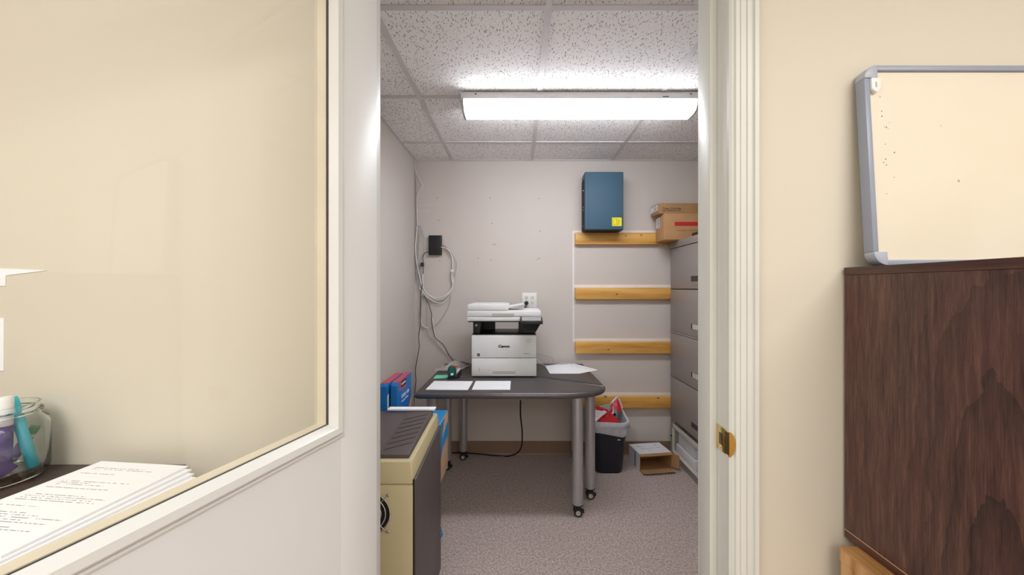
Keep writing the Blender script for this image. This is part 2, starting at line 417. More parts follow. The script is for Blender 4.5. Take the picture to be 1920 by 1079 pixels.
struct(box(OX1, OX1 + .1, OY, YD1, 0, OZ).build('wall_office_right', 'wall_out'))
struct(box(OX0, OX1, OY - .1, OY, 0, OZ).build('wall_office_rear', 'wall_out'))
struct(box(OX0 - .1, OX1 + .1, OY - .1, YD0, OZ, OZ + .08).build('ceiling_office', 'wall_out'))
# suspended ceiling: tiles and tees are pieces of it
ceil = struct(box(XL, XR, YD1, YB, ZC + .06, ZC + .1).build('ceiling', 'grid'), 'suspended ceiling of white fissured tiles')
tx = [XL, -.502, .107, .718, 1.33, XR]; ty = [YD1, 1.31, 1.927, 2.529, YB]
for i in range(5):
    for j in range(4):
        box(tx[i] + .003, tx[i + 1] - .003, ty[j] + .003, ty[j + 1] - .003, ZC + .004, ZC + .02).build('ceiling_tile', 'tile', ceil)
for x in tx[1:-1]: box(x - .012, x + .012, YD1, YB, ZC - .001, ZC + .0038).build('grid_tee', 'grid', ceil)
for y in ty[1:-1]:
    for i in range(5): box(tx[i] + (.012 if i else 0), tx[i + 1] - (.012 if i < 4 else 0), y - .012, y + .012, ZC - .001, ZC + .0038).build('grid_tee', 'grid', ceil)
for a in ((XL, XR, YB - .016, YB), (XL, XL + .016, YD1, YB - .016), (XR - .016, XR, YD1, YB - .016)):
    box(a[0], a[1], a[2], a[3], ZC - .002, ZC + .0038).build('wall_angle', 'grid', ceil)
def vinyl(name, a0, a1, along, at, sgn):
    prof = [(0, 0), (-.012, 0), (-.006, .012), (-.004, .1), (0, .102)]
    mb = MB()
    if along == 'x': mb.prism([(at + sgn * -p[0] * -1, p[1]) for p in prof], a0, a1, 0)
    else: mb.prism([(at + sgn * p[0], p[1]) for p in prof], a0, a1, 1)
    return struct(mb.build(name, 'base_vinyl'), 'brown vinyl baseboard')
vinyl('baseboard_back', XL, XR, 'x', YB, 1)
vinyl('baseboard_left', YD1, YB, 'y', XL, -1)
# unpainted strips where shelves used to be, nail holes
for z in (1.692, 1.277, .866, .451):
    box(.42, 1.6, YB - .0012, YB, z - .002, z + .022).build('unpainted_strip', 'unpaint', wall_back)
box(.418, .432, YB - .001, YB, .86, 1.712).build('unpainted_strip', 'unpaint', wall_back)
for a, b in (((783, 385.5), (816, 385)), ((783, 397), (806, 397.5))):
    p, q = P(*a, YB), P(*b, YB); box(p.x, q.x, YB - .0008, YB, p.z - .003, p.z + .003).build('paint_scrape', 'scrape', wall_back)
nh = MB()
for (a, b) in ((820, 372), (919, 372), (1010, 373), (822, 414), (922, 420), (925, 459), (929, 459), (897, 485), (921, 489), (1012, 434), (1008, 487), (1011, 485), (824, 490), (745, 442), (740, 690)):
    if a < 771: continue
    p = P(a, b, YB); nh.cyl((p.x, YB - .0006, p.z), (p.x, YB + .001, p.z), .0045, 8)
o = nh.build('nail_hole', 'hole', wall_back); o['kind'] = 'stuff'

# doorway lining and casing
tr = sempty('trim_1', 'white painted door frame with fluted casing')
for side, xj in ((1, JR), (-1, JL)):
    box(min(xj, xj + side * .02), max(xj, xj + side * .02), .885, 1.015, 0, DH + .02).build('jamb', 'cream_paint', tr, bevel=.0015)
    box(min(xj, xj - side * .018), max(xj, xj - side * .018), .926, .982, 0, DH).build('door_stop', 'cream_paint', tr, bevel=.002)
    # fluted casing: profile across its width, t = 0 at the opening
    prof = [(0, 0), (0, .010), (.004, .014), (.008, .009), (.012, .009), (.014, .015), (.022, .016), (.0235, .0135), (.025, .016), (.036, .0175), (.0375, .0145), (.039, .0175), (.048, .018), (.05, .0145), (.053, .0145), (.055, .020), (.064, .020), (.065, .017), (.065, 0)]
    x0 = xj + side * .0
    for yy, sg, nm in ((.885, -1, 'casing'), (1.015, 1, 'inner_casing')):
        MB().prism([(x0 + side * t, yy + sg * h) for t, h in prof], 0, DH + .02, 2).build(nm, 'cream_paint', tr)
box(JL, JR, .885, 1.015, DH, DH + .02).build('head_jamb', 'cream_paint', tr)
box(JL - .065, JR + .065, .867, .885, DH + .02, DH + .085).build('head_casing', 'cream_paint', tr, bevel=.003)
sp = MB()
z0, z1 = H - (853 - CY) * .9 / F, H - (795 - CY) * .93 / F
zc = 1.277 - (825 - CY) * .9 / F; hh = .029
sp.box(JR - .0025, JR, .886, .924, zc - hh, zc + hh)
o = sp.build('strike_plate', 'brass', tr, bevel=.0006)
lip = [(-hh, 0)] + [(hh * math.sin(a), .016 * math.cos(a)) for a in [(-PI / 2 + PI * k / 14) for k in range(15)]]
MB().prism([(JR - .0028 + b * .9, zc + a) for a, b in lip], .8685, .8712, 1).build('strike_lip', 'brass', o)
box(JR - .0025, JR, .870, .887, zc - hh * .9, zc + hh * .9).build('strike_fold', 'brass', o)
box(JR - .0032, JR - .002, .896, .913, zc - .014, zc + .014).build('latch_hole', 'brass_dark', o, bevel=.0004)
for dz in (-.021, .021): MB().cyl((JR - .004, .908, zc + dz), (JR - .002, .908, zc + dz), .0036, 12).build('screw', 'chrome', o)

# ------------------------------------------------------------------ glazed door, open towards the camera
DW, DZ0, DZ1, DT = .845, .012, 2.045, .044
door = sempty('door_1', 'white half glazed door standing open')
door.location = (-.323, .866, 0); door.rotation_euler = (0, 0, math.radians(-105))
G0, G1, GZ0, GZ1 = .117, DW - .117, .985, 1.93
def dp(mb, name, m='door_paint', **k): return mb.build(name, m, door, world=False, **k)
dp(box(0, G0, -DT, 0, DZ0, DZ1), 'hinge_stile', bevel=.002)
dp(box(G1, DW, -DT, 0, DZ0, DZ1), 'lock_stile', bevel=.002)
dp(box(G0, G1, -DT, 0, DZ0, GZ0), 'lower_panel')
dp(box(G0, G1, -DT, 0, GZ1, DZ1), 'top_rail')
dp(box(G0 + .006, G1 - .006, -.0102, -.0058, GZ0 + .006, GZ1 - .006), 'glass_pane', 'glass')
def frame_ring(prof, sign):
    """mitred moulding round the glass; prof = (inset from outer edge, height off the face)"""
    mb = MB(); n = len(prof)
    cs = []
    for (a, b, sa, sb) in ((G0, GZ0, 1, 1), (G1, GZ0, -1, 1), (G1, GZ1, -1, -1), (G0, GZ1, 1, -1)):
        cs.append([(a + sa * (t - .006), (h if sign > 0 else -DT - h), b + sb * (t - .006)) for t, h in prof])
    vs = [p for c in cs for p in c]; fs = []
    for k in range(4):
        j = (k + 1) % 4
        for i in range(n): fs.append((k * n + i, k * n + (i + 1) % n, j * n + (i + 1) % n, j * n + i))
    return mb._add(vs, fs)
mould = [(0, -.004), (0, .004), (.003, .006), (.0055, .006), (.0065, .003), (.009, .003), (.010, .009), (.013, .011), (.024, .010), (.0335, -.003), (.034, -.0055), (.006, -.0055)]
dp(frame_ring(mould, 1), 'glass_moulding', 'white_paint')
dp(frame_ring([(0, -.004), (0, .006), (.020, .006), (.034, -.014), (.034, -.0335), (.006, -.0335)], -1), 'rear_glass_moulding', 'rear_paint')
gk = MB()
for (a, b, c, d) in ((G0 + .0275, G0 + .0305, GZ0 + .028, GZ1 - .028), ): gk.box(a, b, -.0057, -.0045, c, d)
gk.box(G0 + .0275, G1 - .028, -.0057, -.0045, GZ0 + .0275, GZ0 + .029)
dp(gk, 'glass_edge_gap', 'cab_dark')  # dark strip stands in for the shaded gap at the glass edge
for zz in (.28, 1.05, 1.82):
    h = dp(MB().cyl((-.004, -.050, zz - .045), (-.004, -.050, zz + .045), .0065, 12), 'hinge', 'brass')
for s_ in (1, -1):
    y0 = .0 if s_ > 0 else -DT
    k = dp(MB().lathe([(.028, 0), (.028, .006), (.011, .010), (.010, .03), (.022, .036), (.027, .046), (.024, .058), (.008, .064)] if s_ > 0 else [(.028, 0), (.028, -.006), (.011, -.010), (.010, -.03), (.022, -.036), (.027, -.046), (.024, -.058), (.008, -.064)], (DW - .06, y0, .94), 20, 'y'), 'door_knob', 'brass', smooth=True)

# ------------------------------------------------------------------ fluorescent light
fl = thing('ceiling_light', 'lit four foot fluorescent light with wraparound lens on tiled ceiling', 'light', (.31, 1.945, ZC))
FX0, FX1, FY0, FY1 = -.283, .902, 1.868, 2.025
z = ZC - .0015
box(FX0, FX1, FY0, FY1, z - .034, z).build('housing', 'lamp_white', fl, bevel=.003)
lp = [(FY0 + .004, z - .034), (FY0 + .006, z - .052), (FY0 + .020, z - .076), (FY0 + .045, z - .084), (FY1 - .045, z - .084), (FY1 - .02, z - .076), (FY1 - .006, z - .052), (FY1 - .004, z - .034)]
MB().prism(lp, FX0 + .014, FX1 - .012, 0).build('diffuser', 'lens', fl)
ep = [(a, b) for a, b in lp]
MB().prism([(FY0 + .001, z - .034), (FY0 + .003, z - .054), (FY0 + .018, z - .080), (FY0 + .043, z - .088), (FY1 - .043, z - .088), (FY1 - .018, z - .08), (FY1 - .003, z - .054), (FY1 - .001, z - .034)], FX0 + .002, FX0 + .0138, 0).build('end_cap', 'prn_grey', fl, bevel=.002)
MB().prism([(FY0 + .001, z - .034), (FY0 + .003, z - .054), (FY0 + .018, z - .080), (FY0 + .043, z - .088), (FY1 - .043, z - .088), (FY1 - .018, z - .08), (FY1 - .003, z - .054), (FY1 - .001, z - .034)], FX1 - .0118, FX1 - .001, 0).build('end_cap', 'prn_grey', fl, bevel=.002)
for x in (FX0 + .07, FX1 - .05): box(x, x + .009, FY0 - .001, FY0 + .001, z - .014, z - .009).build('knockout', 'cab_dark', fl)
box(FX0 + 1.0, FX0 + 1.03, FY0 - .001, FY0 + .001, z - .026, z - .022).build('catch', 'cab_dark', fl)

# ------------------------------------------------------------------ tables (two wedges pushed together)
TZ = .70
def bull(poly, name, parent):
    """top slab of a wedge table: flat laminate with a rounded vinyl edge of its own"""
    def inset(p, d):
        n = len(p); out = []
        for i in range(n):
            a, b, c = Vector(p[i - 1]), Vector(p[i]), Vector(p[(i + 1) % n])
            e1, e2 = (b - a).normalized(), (c - b).normalized()
            n1, n2 = Vector((-e1.y, e1.x)), Vector((-e2.y, e2.x)); m = (n1 + n2)
            m = m / max(.35, m.length_squared / 2)
            out.append((b + m * d))
        return out
    MB().prism([tuple(q) for q in inset(poly, .016)], TZ - .035, TZ, 2).build('table_top', 'table_top', parent)
    mb = MB(); n = len(poly); rings = []
    for d, zz in ((.0165, TZ - .0005), (.010, TZ - .0012), (.004, TZ - .006), (.0, TZ - .016), (.002, TZ - .026), (.008, TZ - .033), (.0165, TZ - .036)):
        rings.append([(q.x, q.y, zz) for q in inset(poly, d)])
    vs = [p for r in rings for p in r]; fs = []
    for k in range(len(rings)):
        j = (k + 1) % len(rings)
        for i in range(n): fs.append((k * n + i, k * n + (i + 1) % n, j * n + (i + 1) % n, j * n + i))
    mb._add(vs, fs).build('edge_band', 'table_edge', parent, smooth=True)
def wedge_leg(x, y, parent, a=0.6):
    lg = MB().cyl((x, y, .066), (x, y, TZ - .0365), .0305, 24).build('leg', 'silver', parent, smooth=True)
    cs = MB().lathe([(.031, .066), (.031, .060), (.022, .052), (.010, .046)], (x, y, 0), 20)
    cs.prism([(x - .017, y - .017), (x + .017, y - .017), (x + .017, y + .017), (x - .017, y + .017)], .034, .05)
    cs.box(x + .012, x + .036, y - .012, y + .012, .016, .030)
    cs.build('caster', 'black', lg, bevel=.002)
    for s_ in (-1, 1):
        MB().cyl((x, y + s_ * .006, .0235), (x, y + s_ * .024, .0235), .0235, 20).build('wheel', 'black', lg, bevel=.003)
        MB().cyl((x, y + s_ * .0235, .0235), (x, y + s_ * .0255, .0235), .0135, 16).build('wheel_hub', 'prn_grey', lg)
arc = [(.25 + .262 * math.sin(t), 2.222 - .162 * math.cos(t)) for t in [k * 1.36 / 8 for k in range(9)]]
polyA = [(-.572, 2.085), (-.565, 2.067), (-.546, 2.06)] + arc + [(.500, 2.212), (-.560, 2.824)]
ta = thing('wedge_table', 'charcoal wedge table with rounded front edge, nearer of the joined pair', 'table', (0, 2.4, 0), 0)
bull(polyA, 'a', ta)
for x, y in ((.335, 2.118), (-.492, 2.16), (-.497, 2.655)): wedge_leg(x, y, ta)
polyB = [(.508, 2.214), (.516, 2.226), (.497, 2.862), (.487, 2.872), (-.56, 2.872), (-.562, 2.832)]
tb = thing('wedge_table', 'charcoal wedge table against the back wall under the printer', 'table', (0, 2.6, 0), 0)
bull(polyB, 'b', tb)
for x, y in ((.437, 2.29), (.425, 2.79), (-.405, 2.805)): wedge_leg(x, y, tb)

# ------------------------------------------------------------------ multifunction printer
PX0, PX1, PY0, PY1 = -.297, .119, 2.418, 2.74
pr = thing('office_printer', 'white and black multifunction printer standing on the charcoal tables', 'printer', (-.09, 2.62, TZ))
z = TZ + .001
b = box(PX0, PX1, PY0, PY1, z + .006, z + .122).build('paper_drawer', 'prn_white', pr, bevel=.006)
box(PX0 + .135, PX0 + .281, PY0 - .001, PY0 + .004, z + .018, z + .040).build('drawer_grip', 'prn_grey', b)
box(PX0 + .135, PX0 + .281, PY0 - .004, PY0 + .004, z + .012, z + .018).build('grip_lip', 'prn_white', b)
box(PX0 + .046, PX0 + .050, PY0 - .0008, PY0 + .001, z + .038, z + .062).build('level_mark', 'prn_grey', b)
b = box(PX0, PX1, PY0, PY1, z + .1245, z + .271).build('body', 'prn_white', pr, bevel=.006)
for x, y in ((PX0 + .04, PY0 + .04), (PX1 - .04, PY0 + .04), (PX0 + .04, PY1 - .04), (PX1 - .04, PY1 - .04)):
    MB().cyl((x, y, z), (x, y, z + .006), .015, 12).build('foot', 'black', pr)
text('brand_lettering', 'Canon', .0225, 'dark_ink', b, (PX0 + .172, PY0 - .0006, z + .192), bold=.0011, sx=1.2)
box(PX0 + .036, PX0 + .054, PY0 - .0008, PY0 + .001, z + .136, z + .153).build('energy_emblem', 'dark_ink', b)
box(PX0 + .040, PX0 + .051, PY0 - .0014, PY0 + .0006, z + .143, z + .1448).build('emblem_mark', 'label', b)
mb = MB(); x = PX0 + .333
for k in range(9):
    wd = random.uniform(.003, .006); mb.box(x, x + wd * .8, PY0 - .0006, PY0 + .001, z + .151, z + .1545); x += wd
o = mb.build('model_lettering', 'grey_ink', b); o['kind'] = 'stuff'
for a in ((PX0 + .358, PX0 + .378, .226, .2275), (PX0 + .358, PX0 + .378, .2425, .244)): box(a[0], a[1], PY0 - .0006, PY0 + .001, z + a[2], z + a[3]).build('function_mark', 'grey_ink', b)
for xx in (PX0 + .358, PX0 + .3768): box(xx, xx + .0012, PY0 - .0006, PY0 + .001, z + .226, z + .244).build('function_mark', 'grey_ink', b)
# black output bay: open in front, see-through at the rear
box(PX0 + .002, PX1 - .002, PY0 + .002, PY1, z + .272, z + .277).build('output_tray', 'black', pr, bevel=.002)
box(PX0 + .008, PX0 + .052, PY0 + .02, PY1 - .02, z + .2772, z + .356).build('left_pillar', 'black', pr, bevel=.003)
box(PX1 - .115, PX1 - .01, PY0 + .03, PY1 - .02, z + .2772, z + .356).build('right_pillar', 'black', pr, bevel=.003)
bw = MB().box(PX0 + .052, PX0 + .135, PY1 - .06, PY1 - .02, z + .2772, z + .356)
bw.build('rear_bay_panel', 'black', pr)
MB().cyl((PX0 + .028, PY0 + .017, z + .332), (PX0 + .028, PY0 + .0215, z + .332), .007, 14).build('usb_port_ring', 'prn_grey', pr)
# scanner
SX0, SX1, SY0 = PX0 - .024, PX1 + .028, PY0 - .03
box(SX0 + .004, SX1 - .004, SY0 + .012, PY1, z + .3555, z + .363).build('scanner_base', 'black', pr, bevel=.002)
s1 = box(SX0, SX1, SY0, PY1, z + .363, z + .390).build('scanner_body', 'prn_white', pr, bevel=.004)
s2 = box(SX0, SX1, SY0, PY1, z + .3915, z + .428).build('scanner_lid', 'prn_white', pr, bevel=.005)
box(SX0 + .158, SX0 + .298, SY0 - .001, SY0 + .003, z + .394, z + .411).build('lid_grip', 'prn_grey', s2)
f1 = box(SX0, SX0 + .262, SY0 + .004, PY1 - .03, z + .429, z + .468).build('document_feeder', 'prn_white', pr, bevel=.007)
box(SX0 + .02, SX0 + .24, SY0 + .03, PY1 - .06, z + .468, z + .471).build('feeder_cover', 'prn_white', f1, bevel=.001)
MB().hexa([(SX0 + .262, SY0 + .06, z + .445), (SX0 + .362, SY0 + .06, z + .466), (SX0 + .362, PY1 - .06, z + .466), (SX0 + .262, PY1 - .06, z + .445)],
          [(SX0 + .262, SY0 + .06, z + .452), (SX0 + .362, SY0 + .06, z + .470), (SX0 + .362, PY1 - .06, z + .470), (SX0 + .262, PY1 - .06, z + .452)]).build('feeder_flap', 'prn_white', f1, bevel=.0015)
# control panel
cp = MB().hexa([(PX1 - .104, PY0 - .10, z + .350), (PX1 + .034, PY0 - .10, z + .350), (PX1 + .034, PY0 - .005, z + .352), (PX1 - .104, PY0 - .005, z + .352)],
               [(PX1 - .104, PY0 - .10, z + .368), (PX1 + .034, PY0 - .10, z + .368), (PX1 + .034, PY0 - .031, z + .391), (PX1 - .104, PY0 - .031, z + .391)])
c = cp.build('control_panel', 'black', pr, bevel=.002)
MB().hexa([(PX1 - .094, PY0 - .095, z + .3705), (PX1 + .024, PY0 - .095, z + .3705), (PX1 + .026, PY0 - .036, z + .3905), (PX1 - .096, PY0 - .036, z + .3905)],
          [(PX1 - .094, PY0 - .096, z + .3718), (PX1 + .024, PY0 - .096, z + .3718), (PX1 + .026, PY0 - .037, z + .3918), (PX1 - .096, PY0 - .037, z + .3918)]).build('touch_screen', 'prn_screen', c)
MB().hexa([(PX1 - .075, PY0 - .022, z + .290), (PX1 - .006, PY0 - .022, z + .290), (PX1 - .006, PY0 + .03, z + .290), (PX1 - .075, PY0 + .03, z + .290)],
          [(PX1 - .098, PY0 - .075, z + .349), (PX1 + .022, PY0 - .075, z + .349), (PX1 + .022, PY0 + .03, z + .349), (PX1 - .098, PY0 + .03, z + .349)]).build('panel_arm', 'black', pr, bevel=.004)

# ------------------------------------------------------------------ things on the tables
def sheet(name, label, pts, m, zt, group=None, th=.0006):
    n = len(pts); mb = MB().prism(pts, zt, zt + th, 2); o = mb.build(name, m)
    return tag(o, label, 'paper', group)
def onp(px, py, zt): Y = (H - zt) * F / (py - CY); return ((px - CX) * Y / F, Y)
def rect_sheet(name, label, cx, cy, w_, h_, rz, m, zt, th=.0006, cat='paper'):
    o = box(-w_ / 2, w_ / 2, -h_ / 2, h_ / 2, 0, th).build(name, m); o.location = (cx, cy, zt); o.rotation_euler = (0, 0, rz)
    return tag(o, label, cat)
a = [onp(797, 737, TZ), onp(874, 737, TZ), onp(884, 712.5, TZ), onp(820, 712, TZ)]
rect_sheet('paper_sheet', 'white sheet with faint heading at the left front table edge', sum(p[0] for p in a) / 4, sum(p[1] for p in a) / 4 , .24, .2, -.03, 'sheet_b', TZ + .001)
a = [onp(884, 737, TZ), onp(960, 737, TZ), onp(957, 712, TZ), onp(890, 712, TZ)]
rect_sheet('paper_sheet', 'white printed form lying right in front of the printer', sum(p[0] for p in a) / 4, sum(p[1] for p in a) / 4, .216, .2, .0, 'sheet_c', TZ + .001)
q = [onp(1031, 702, TZ), onp(1086, 702, TZ), onp(1121, 695, TZ), onp(1076, 683, TZ), onp(1022, 687, TZ)]
sheet('paper_sheet', 'blank white sheet right of the printer under thin cables', q, 'paper', TZ + .001)
st = thing('stapler', 'dark green upright stapler with white label left of the printer', 'stapler', P(849, 709, 2.40), math.radians(35))
st.location.z = TZ + .001
def lp_(mb, name, m, **k): return mb.build(name, m, st, world=False, **k)
lp_(box(-.03, .045, -.014, .014, 0, .01), 'base', 'black', bevel=.003)
lp_(MB().prism([(-.03, .012), (.012, .012), (.020, .035), (.018, .06), (.006, .078), (-.012, .080), (-.027, .066), (-.032, .04)], -.017, .017, 1), 'body', 'stapler_green', bevel=.006, seg=3)
lp_(MB().prism([(.016, .02), (.05, .05), (.047, .058), (.018, .036)], -.008, .008, 1), 'lever', 'wrap_white', bevel=.002)
lp_(MB().prism([(.012, .058), (.034, .066), (.034, .078), (.014, .076)], -.006, .006, 1), 'button', 'orange', bevel=.002)
lp_(MB().prism([(.03, .008), (.058, .012), (.062, .046), (.056, .046)], -.008, .008, 1), 'handle', 'black', bevel=.002)
lp_(box(-.022, -.004, -.0178, -.0165, .022, .036), 'white_label', 'label')
q = [onp(812, 712, TZ), onp(838, 711, TZ), onp(842, 705.5, TZ), onp(818, 705.5, TZ)]
tag(MB().prism(q, TZ + .0018, TZ + .004, 2).build('sticky_note_pad', 'mint'), 'mint green sticky notes lying beside the green stapler', 'note pad')
c0 = onp(845, 695, TZ)
def bagf(u, v):
    x, y = (u - .5) * .19, (v - .5) * .20
    hgt = .05 * max(0, 1 - (2 * u - 1.25) ** 2 * 2.2) * max(0, 1 - (2 * v - 1) ** 2)
    hgt += .006 * math.sin(u * 21 + v * 9) * math.sin(v * 17 + 1) * (1 if .06 < u < .94 and .06 < v < .94 else 0)
    return Vector((c0[0] - .005 + x + .05 * (v - .5), c0[1] + y * .9 + .06, TZ + .0025 + max(0, hgt)))
o = MB().grid(bagf, 22, 14).build('plastic_bag', 'bag', smooth=True)
tag(o, 'crumpled clear plastic bag behind the green stapler', 'bag')

# ------------------------------------------------------------------ back wall: outlet, box, cleats
p0, p1 = P(979, 578, YB), P(1006, 550, YB)
ou = thing('wall_outlet', 'white four socket wall outlet above the printer', 'outlet', ((p0.x + p1.x) / 2, YB, (p0.z + p1.z) / 2))
ou['_o'] = tuple(ou.location)
box(p0.x, p1.x, YB - .006, YB, p0.z, p1.z).build('cover_plate', 'plate', ou, bevel=.002)
cx, cz = (p0.x + p1.x) / 2, (p0.z + p1.z) / 2
for dx in (-.0225, .0225):
    for dz in (-.0195, .0195):
        r = MB().lathe([(.0155, -.0075), (.0165, -.005)], (cx + dx, YB, cz + dz), 20, 'y').build('socket', 'ivory', ou)
        sl = MB().box(cx + dx - .0065, cx + dx - .0045, YB - .0079, YB - .006, cz + dz - .001, cz + dz + .007).box(cx + dx + .0045, cx + dx + .0065, YB - .0079, YB - .006, cz + dz - .001, cz + dz + .007)
        sl.cyl((cx + dx, YB - .0079, cz + dz - .007), (cx + dx, YB - .006, cz + dz - .007), .0025, 8)
        sl.build('slot', 'cab_dark', r)
pc = thing('mains_cable', 'black printer power cord plugged into the wall outlet', 'cord', (cx, YB - .01, cz))
MB().lathe([(.006, -.045), (.012, -.04), (.0155, -.03), (.0155, -.0085)], (cx - .0225, YB, cz - .0195), 16, 'y').build('plug', 'black', pc, smooth=True)
MB().tube(smooth_path([(cx - .0225, YB - .044, cz - .0195), (cx - .028, YB - .05, cz - .04), (cx - .045, YB - .045, cz - .08), (cx - .06, YB - .03, cz - .14), (cx - .07, YB - .028, cz - .3), (cx - .07, YB - .028, TZ + .03)]), .004, 8).build('cord', 'black', pc, smooth=True)

cl_lab = ['pine cleat on back wall under the blue steel box, topmost of four', 'pine cleat on back wall level with the wall outlet, second from top', 'pine cleat on back wall just above table height, third from top', 'pine cleat low on back wall behind the waste bin, lowest of four']
for z, lb in zip((1.692, 1.277, .866, .451), cl_lab):
    o = box(.435 if z > .5 else .47, 1.6, YB - .038, YB - .0013, z - .089, z).build('wooden_cleat', 'pine', bevel=.003)
    tag(o, lb, 'cleat', 'pine shelf cleats on the back wall')

ub = thing('equipment_box', 'steel blue metal box with yellow sticker on the top pine cleat', 'box', (.63, YB, 1.693))
bx0, bx1, by0, bz0, bz1 = .486, .766, 2.735, 1.694, 2.117
box(bx0, bx1, by0, YB - .04, bz0 + .004, bz1).build('housing', 'steelblue', ub, bevel=.006)
box(bx0 + .004, bx1 - .004, YB - .04, YB - .001, bz0 + .01, bz1 - .006).build('rear_chassis', 'steelblue', ub)
box(bx0 + .004, bx1 - .004, by0 + .004, YB - .041, bz0, bz0 + .006).build('base_plate', 'blackmatte', ub)
fp = MB().box(bx0 - .006, bx0 + .001, by0 + .03, YB - .045, bz0 + .008, bz1 - .05).build('front_panel', 'blackmatte', ub, bevel=.002)
for k, zz in enumerate((.03, .15, .17, .29)): box(bx0 - .008, bx0 - .005, by0 + .032, by0 + .042, bz0 + zz, bz0 + zz + .006).build('connector', 'chrome', fp)
box(bx0 + .026, bx0 + .0272, by0 - .0005, by0 + .001, bz0 + .01, bz1 - .006).build('seam', 'cab_dark', ub)
sx, sz = bx0 + .196, bz0 + .028
sk = box(sx, sx + .07, by0 - .0008, by0 + .001, sz, sz + .062).build('warning_sticker', 'yellow', ub)
mb = MB()
for a in ((.006, .036, .008, .0095), (.006, .036, .0525, .054), (.006, .0075, .008, .054), (.0345, .036, .008, .054)): mb.box(sx + a[0], sx + a[1], by0 - .0014, by0, sz + a[2], sz + a[3])
mb.build('sticker_frame', 'dark_ink', sk)
mb = MB()
for k in range(7): mb.box(sx + .041, sx + .041 + random.uniform(.008, .022), by0 - .0012, by0, sz + .012 + k * .006, sz + .0135 + k * .006)
o = mb.build('sticker_print', 'brown_ink', sk); o['kind'] = 'stuff'

# network box and cables on the wall
a, b2 = P(803.5, 479, 2.862), P(827.5, 442, 2.862)
nb = thing('network_switch', 'small black network box mounted on the back wall', 'network box', ((a.x + b2.x) / 2, YB, (a.z + b2.z) / 2))
box(a.x, b2.x, 2.862, YB - .001, a.z, b2.z).build('case', 'black', nb, bevel=.002)
box(b2.x - .0005, b2.x + .0015, 2.868, YB - .005, a.z + .02, b2.z - .02).build('port_strip', 'cab_dark', nb)
tag(box(P(848, 508, 2.87).x - .011, P(848, 508, 2.87).x + .011, 2.862, 2.882, P(848, 511, 2.87).z, P(848, 506.5, 2.87).z).build('cable_tag', 'plate', bevel=.001), 'white label clip on the cable loop right of black network box', 'label clip')
def cable(label, pts, r, m, name='network_cable', cat='cable', group=None, y=2.872, seed=0):
    r *= 1.35
    rr = random.Random(seed)
    q = [P(p[0], p[1], (p[2] if len(p) > 2 else y)) for p in pts]
    o = MB().tube(smooth_path(q, 6), r, 6).build(name, m, smooth=True)
    return tag(o, label, cat, group)
GC = 'cables looped on the back wall'
cable('white cable dropping from the ceiling corner in a loose bow', [(779, 299), (778, 312), (781, 325), (789, 341), (792, 350), (786, 360), (782, 375), (782, 390), (782, 410), (783, 424)], .0022, 'cable_white', group=GC, y=2.876)
cable('straight grey cable in corner from ceiling to the bundle', [(778, 300), (776.5, 318), (779.5, 345), (780, 380), (781, 410), (782, 428), (780, 450), (778.5, 475), (780, 500), (786, 528), (791, 545)], .0024, 'cable', group=GC, y=2.88)
cable('white cable bundle strand left of the power brick', [(782, 425), (781, 440), (779, 465), (781, 490), (786, 515), (792, 538), (800, 552), (818, 563), (830, 562), (840, 553), (846, 545)], .0028, 'cable_white', group=GC, y=2.868)
cable('grey looped cable leaving right of the black network box', [(827, 460), (836, 463), (843, 474), (848, 488), (847, 505), (848, 525), (847, 540), (838, 555), (826, 565), (810, 562), (796, 552), (790, 542)], .0030, 'cable', group=GC, y=2.872)
cable('white cable of the loop nearest the network box ports', [(827, 464), (838, 467), (846, 478), (849, 495), (847, 520), (849, 535), (843, 547), (832, 557), (815, 559), (799, 550), (793, 535), (793, 515)], .0026, 'cable_white', group=GC, y=2.864)
cable('thin grey cable bowing outside the right of the loop', [(827, 457), (842, 470), (854, 488), (856, 500), (852, 520), (846, 538), (845, 555), (841, 575), (830, 595), (815, 612), (800, 617), (791, 610), (788, 590)], .0016, 'cable', group=GC, y=2.878)
cable('grey cable with small ring at top of the bundle', [(782, 424), (788, 424), (791, 431), (795, 445), (795, 470), (790, 485), (787, 500), (790, 520), (791, 550), (790, 580), (789, 605)], .0018, 'cable', group=GC, y=2.876)
cable('pale cable hugging the left corner beside the bundle', [(772, 434), (774, 455), (778, 480), (783, 505), (788, 530), (790, 560), (789, 590), (788, 608), (797, 616)], .0018, 'cable_white', group=GC, y=2.882)
cable('dark cable descending from bundle to behind the stapler', [(795, 555), (804, 572), (809, 590), (809, 603), (815, 632), (825, 642), (833, 650), (842, 667), (852, 678), (870, 681), (884, 684)], .0022, 'cable_dark', group=GC, y=2.865)
cable('grey cable descending left of the dark cable toward printer', [(793, 553), (800, 566), (801, 590), (801, 615), (803, 630), (812, 638), (822, 645), (838, 664), (855, 676), (872, 680)], .0020, 'cable', group=GC, y=2.872)
cable('pale thin cable swinging down to the table top', [(811, 598), (814, 615), (819, 640), (830, 655), (838, 664)], .0018, 'cable_white', group=GC, y=2.868)
cable('second grey strand hanging beside the white bundle strand', [(784, 426), (786, 445), (785, 470), (782, 495), (781, 515), (786, 535), (790, 550), (793, 556)], .0026, 'cable', group=GC, y=2.874)
cable('lowest white strand of the sagging loop', [(786, 540), (796, 552), (806, 562), (822, 569), (834, 566), (844, 553), (849, 540), (850, 520)], .0024, 'cable_white', group=GC, y=2.868)
cable('white strand continuing from the bundle down beside the black lead', [(792, 545), (789, 560), (788, 580), (789, 600), (793, 612), (803, 617)], .0026, 'cable_white', group=GC, y=2.871)
ad = thing('power_adapter_lead', 'thin black lead running from network box down the left corner', 'cord', (-.7, YB, 0))
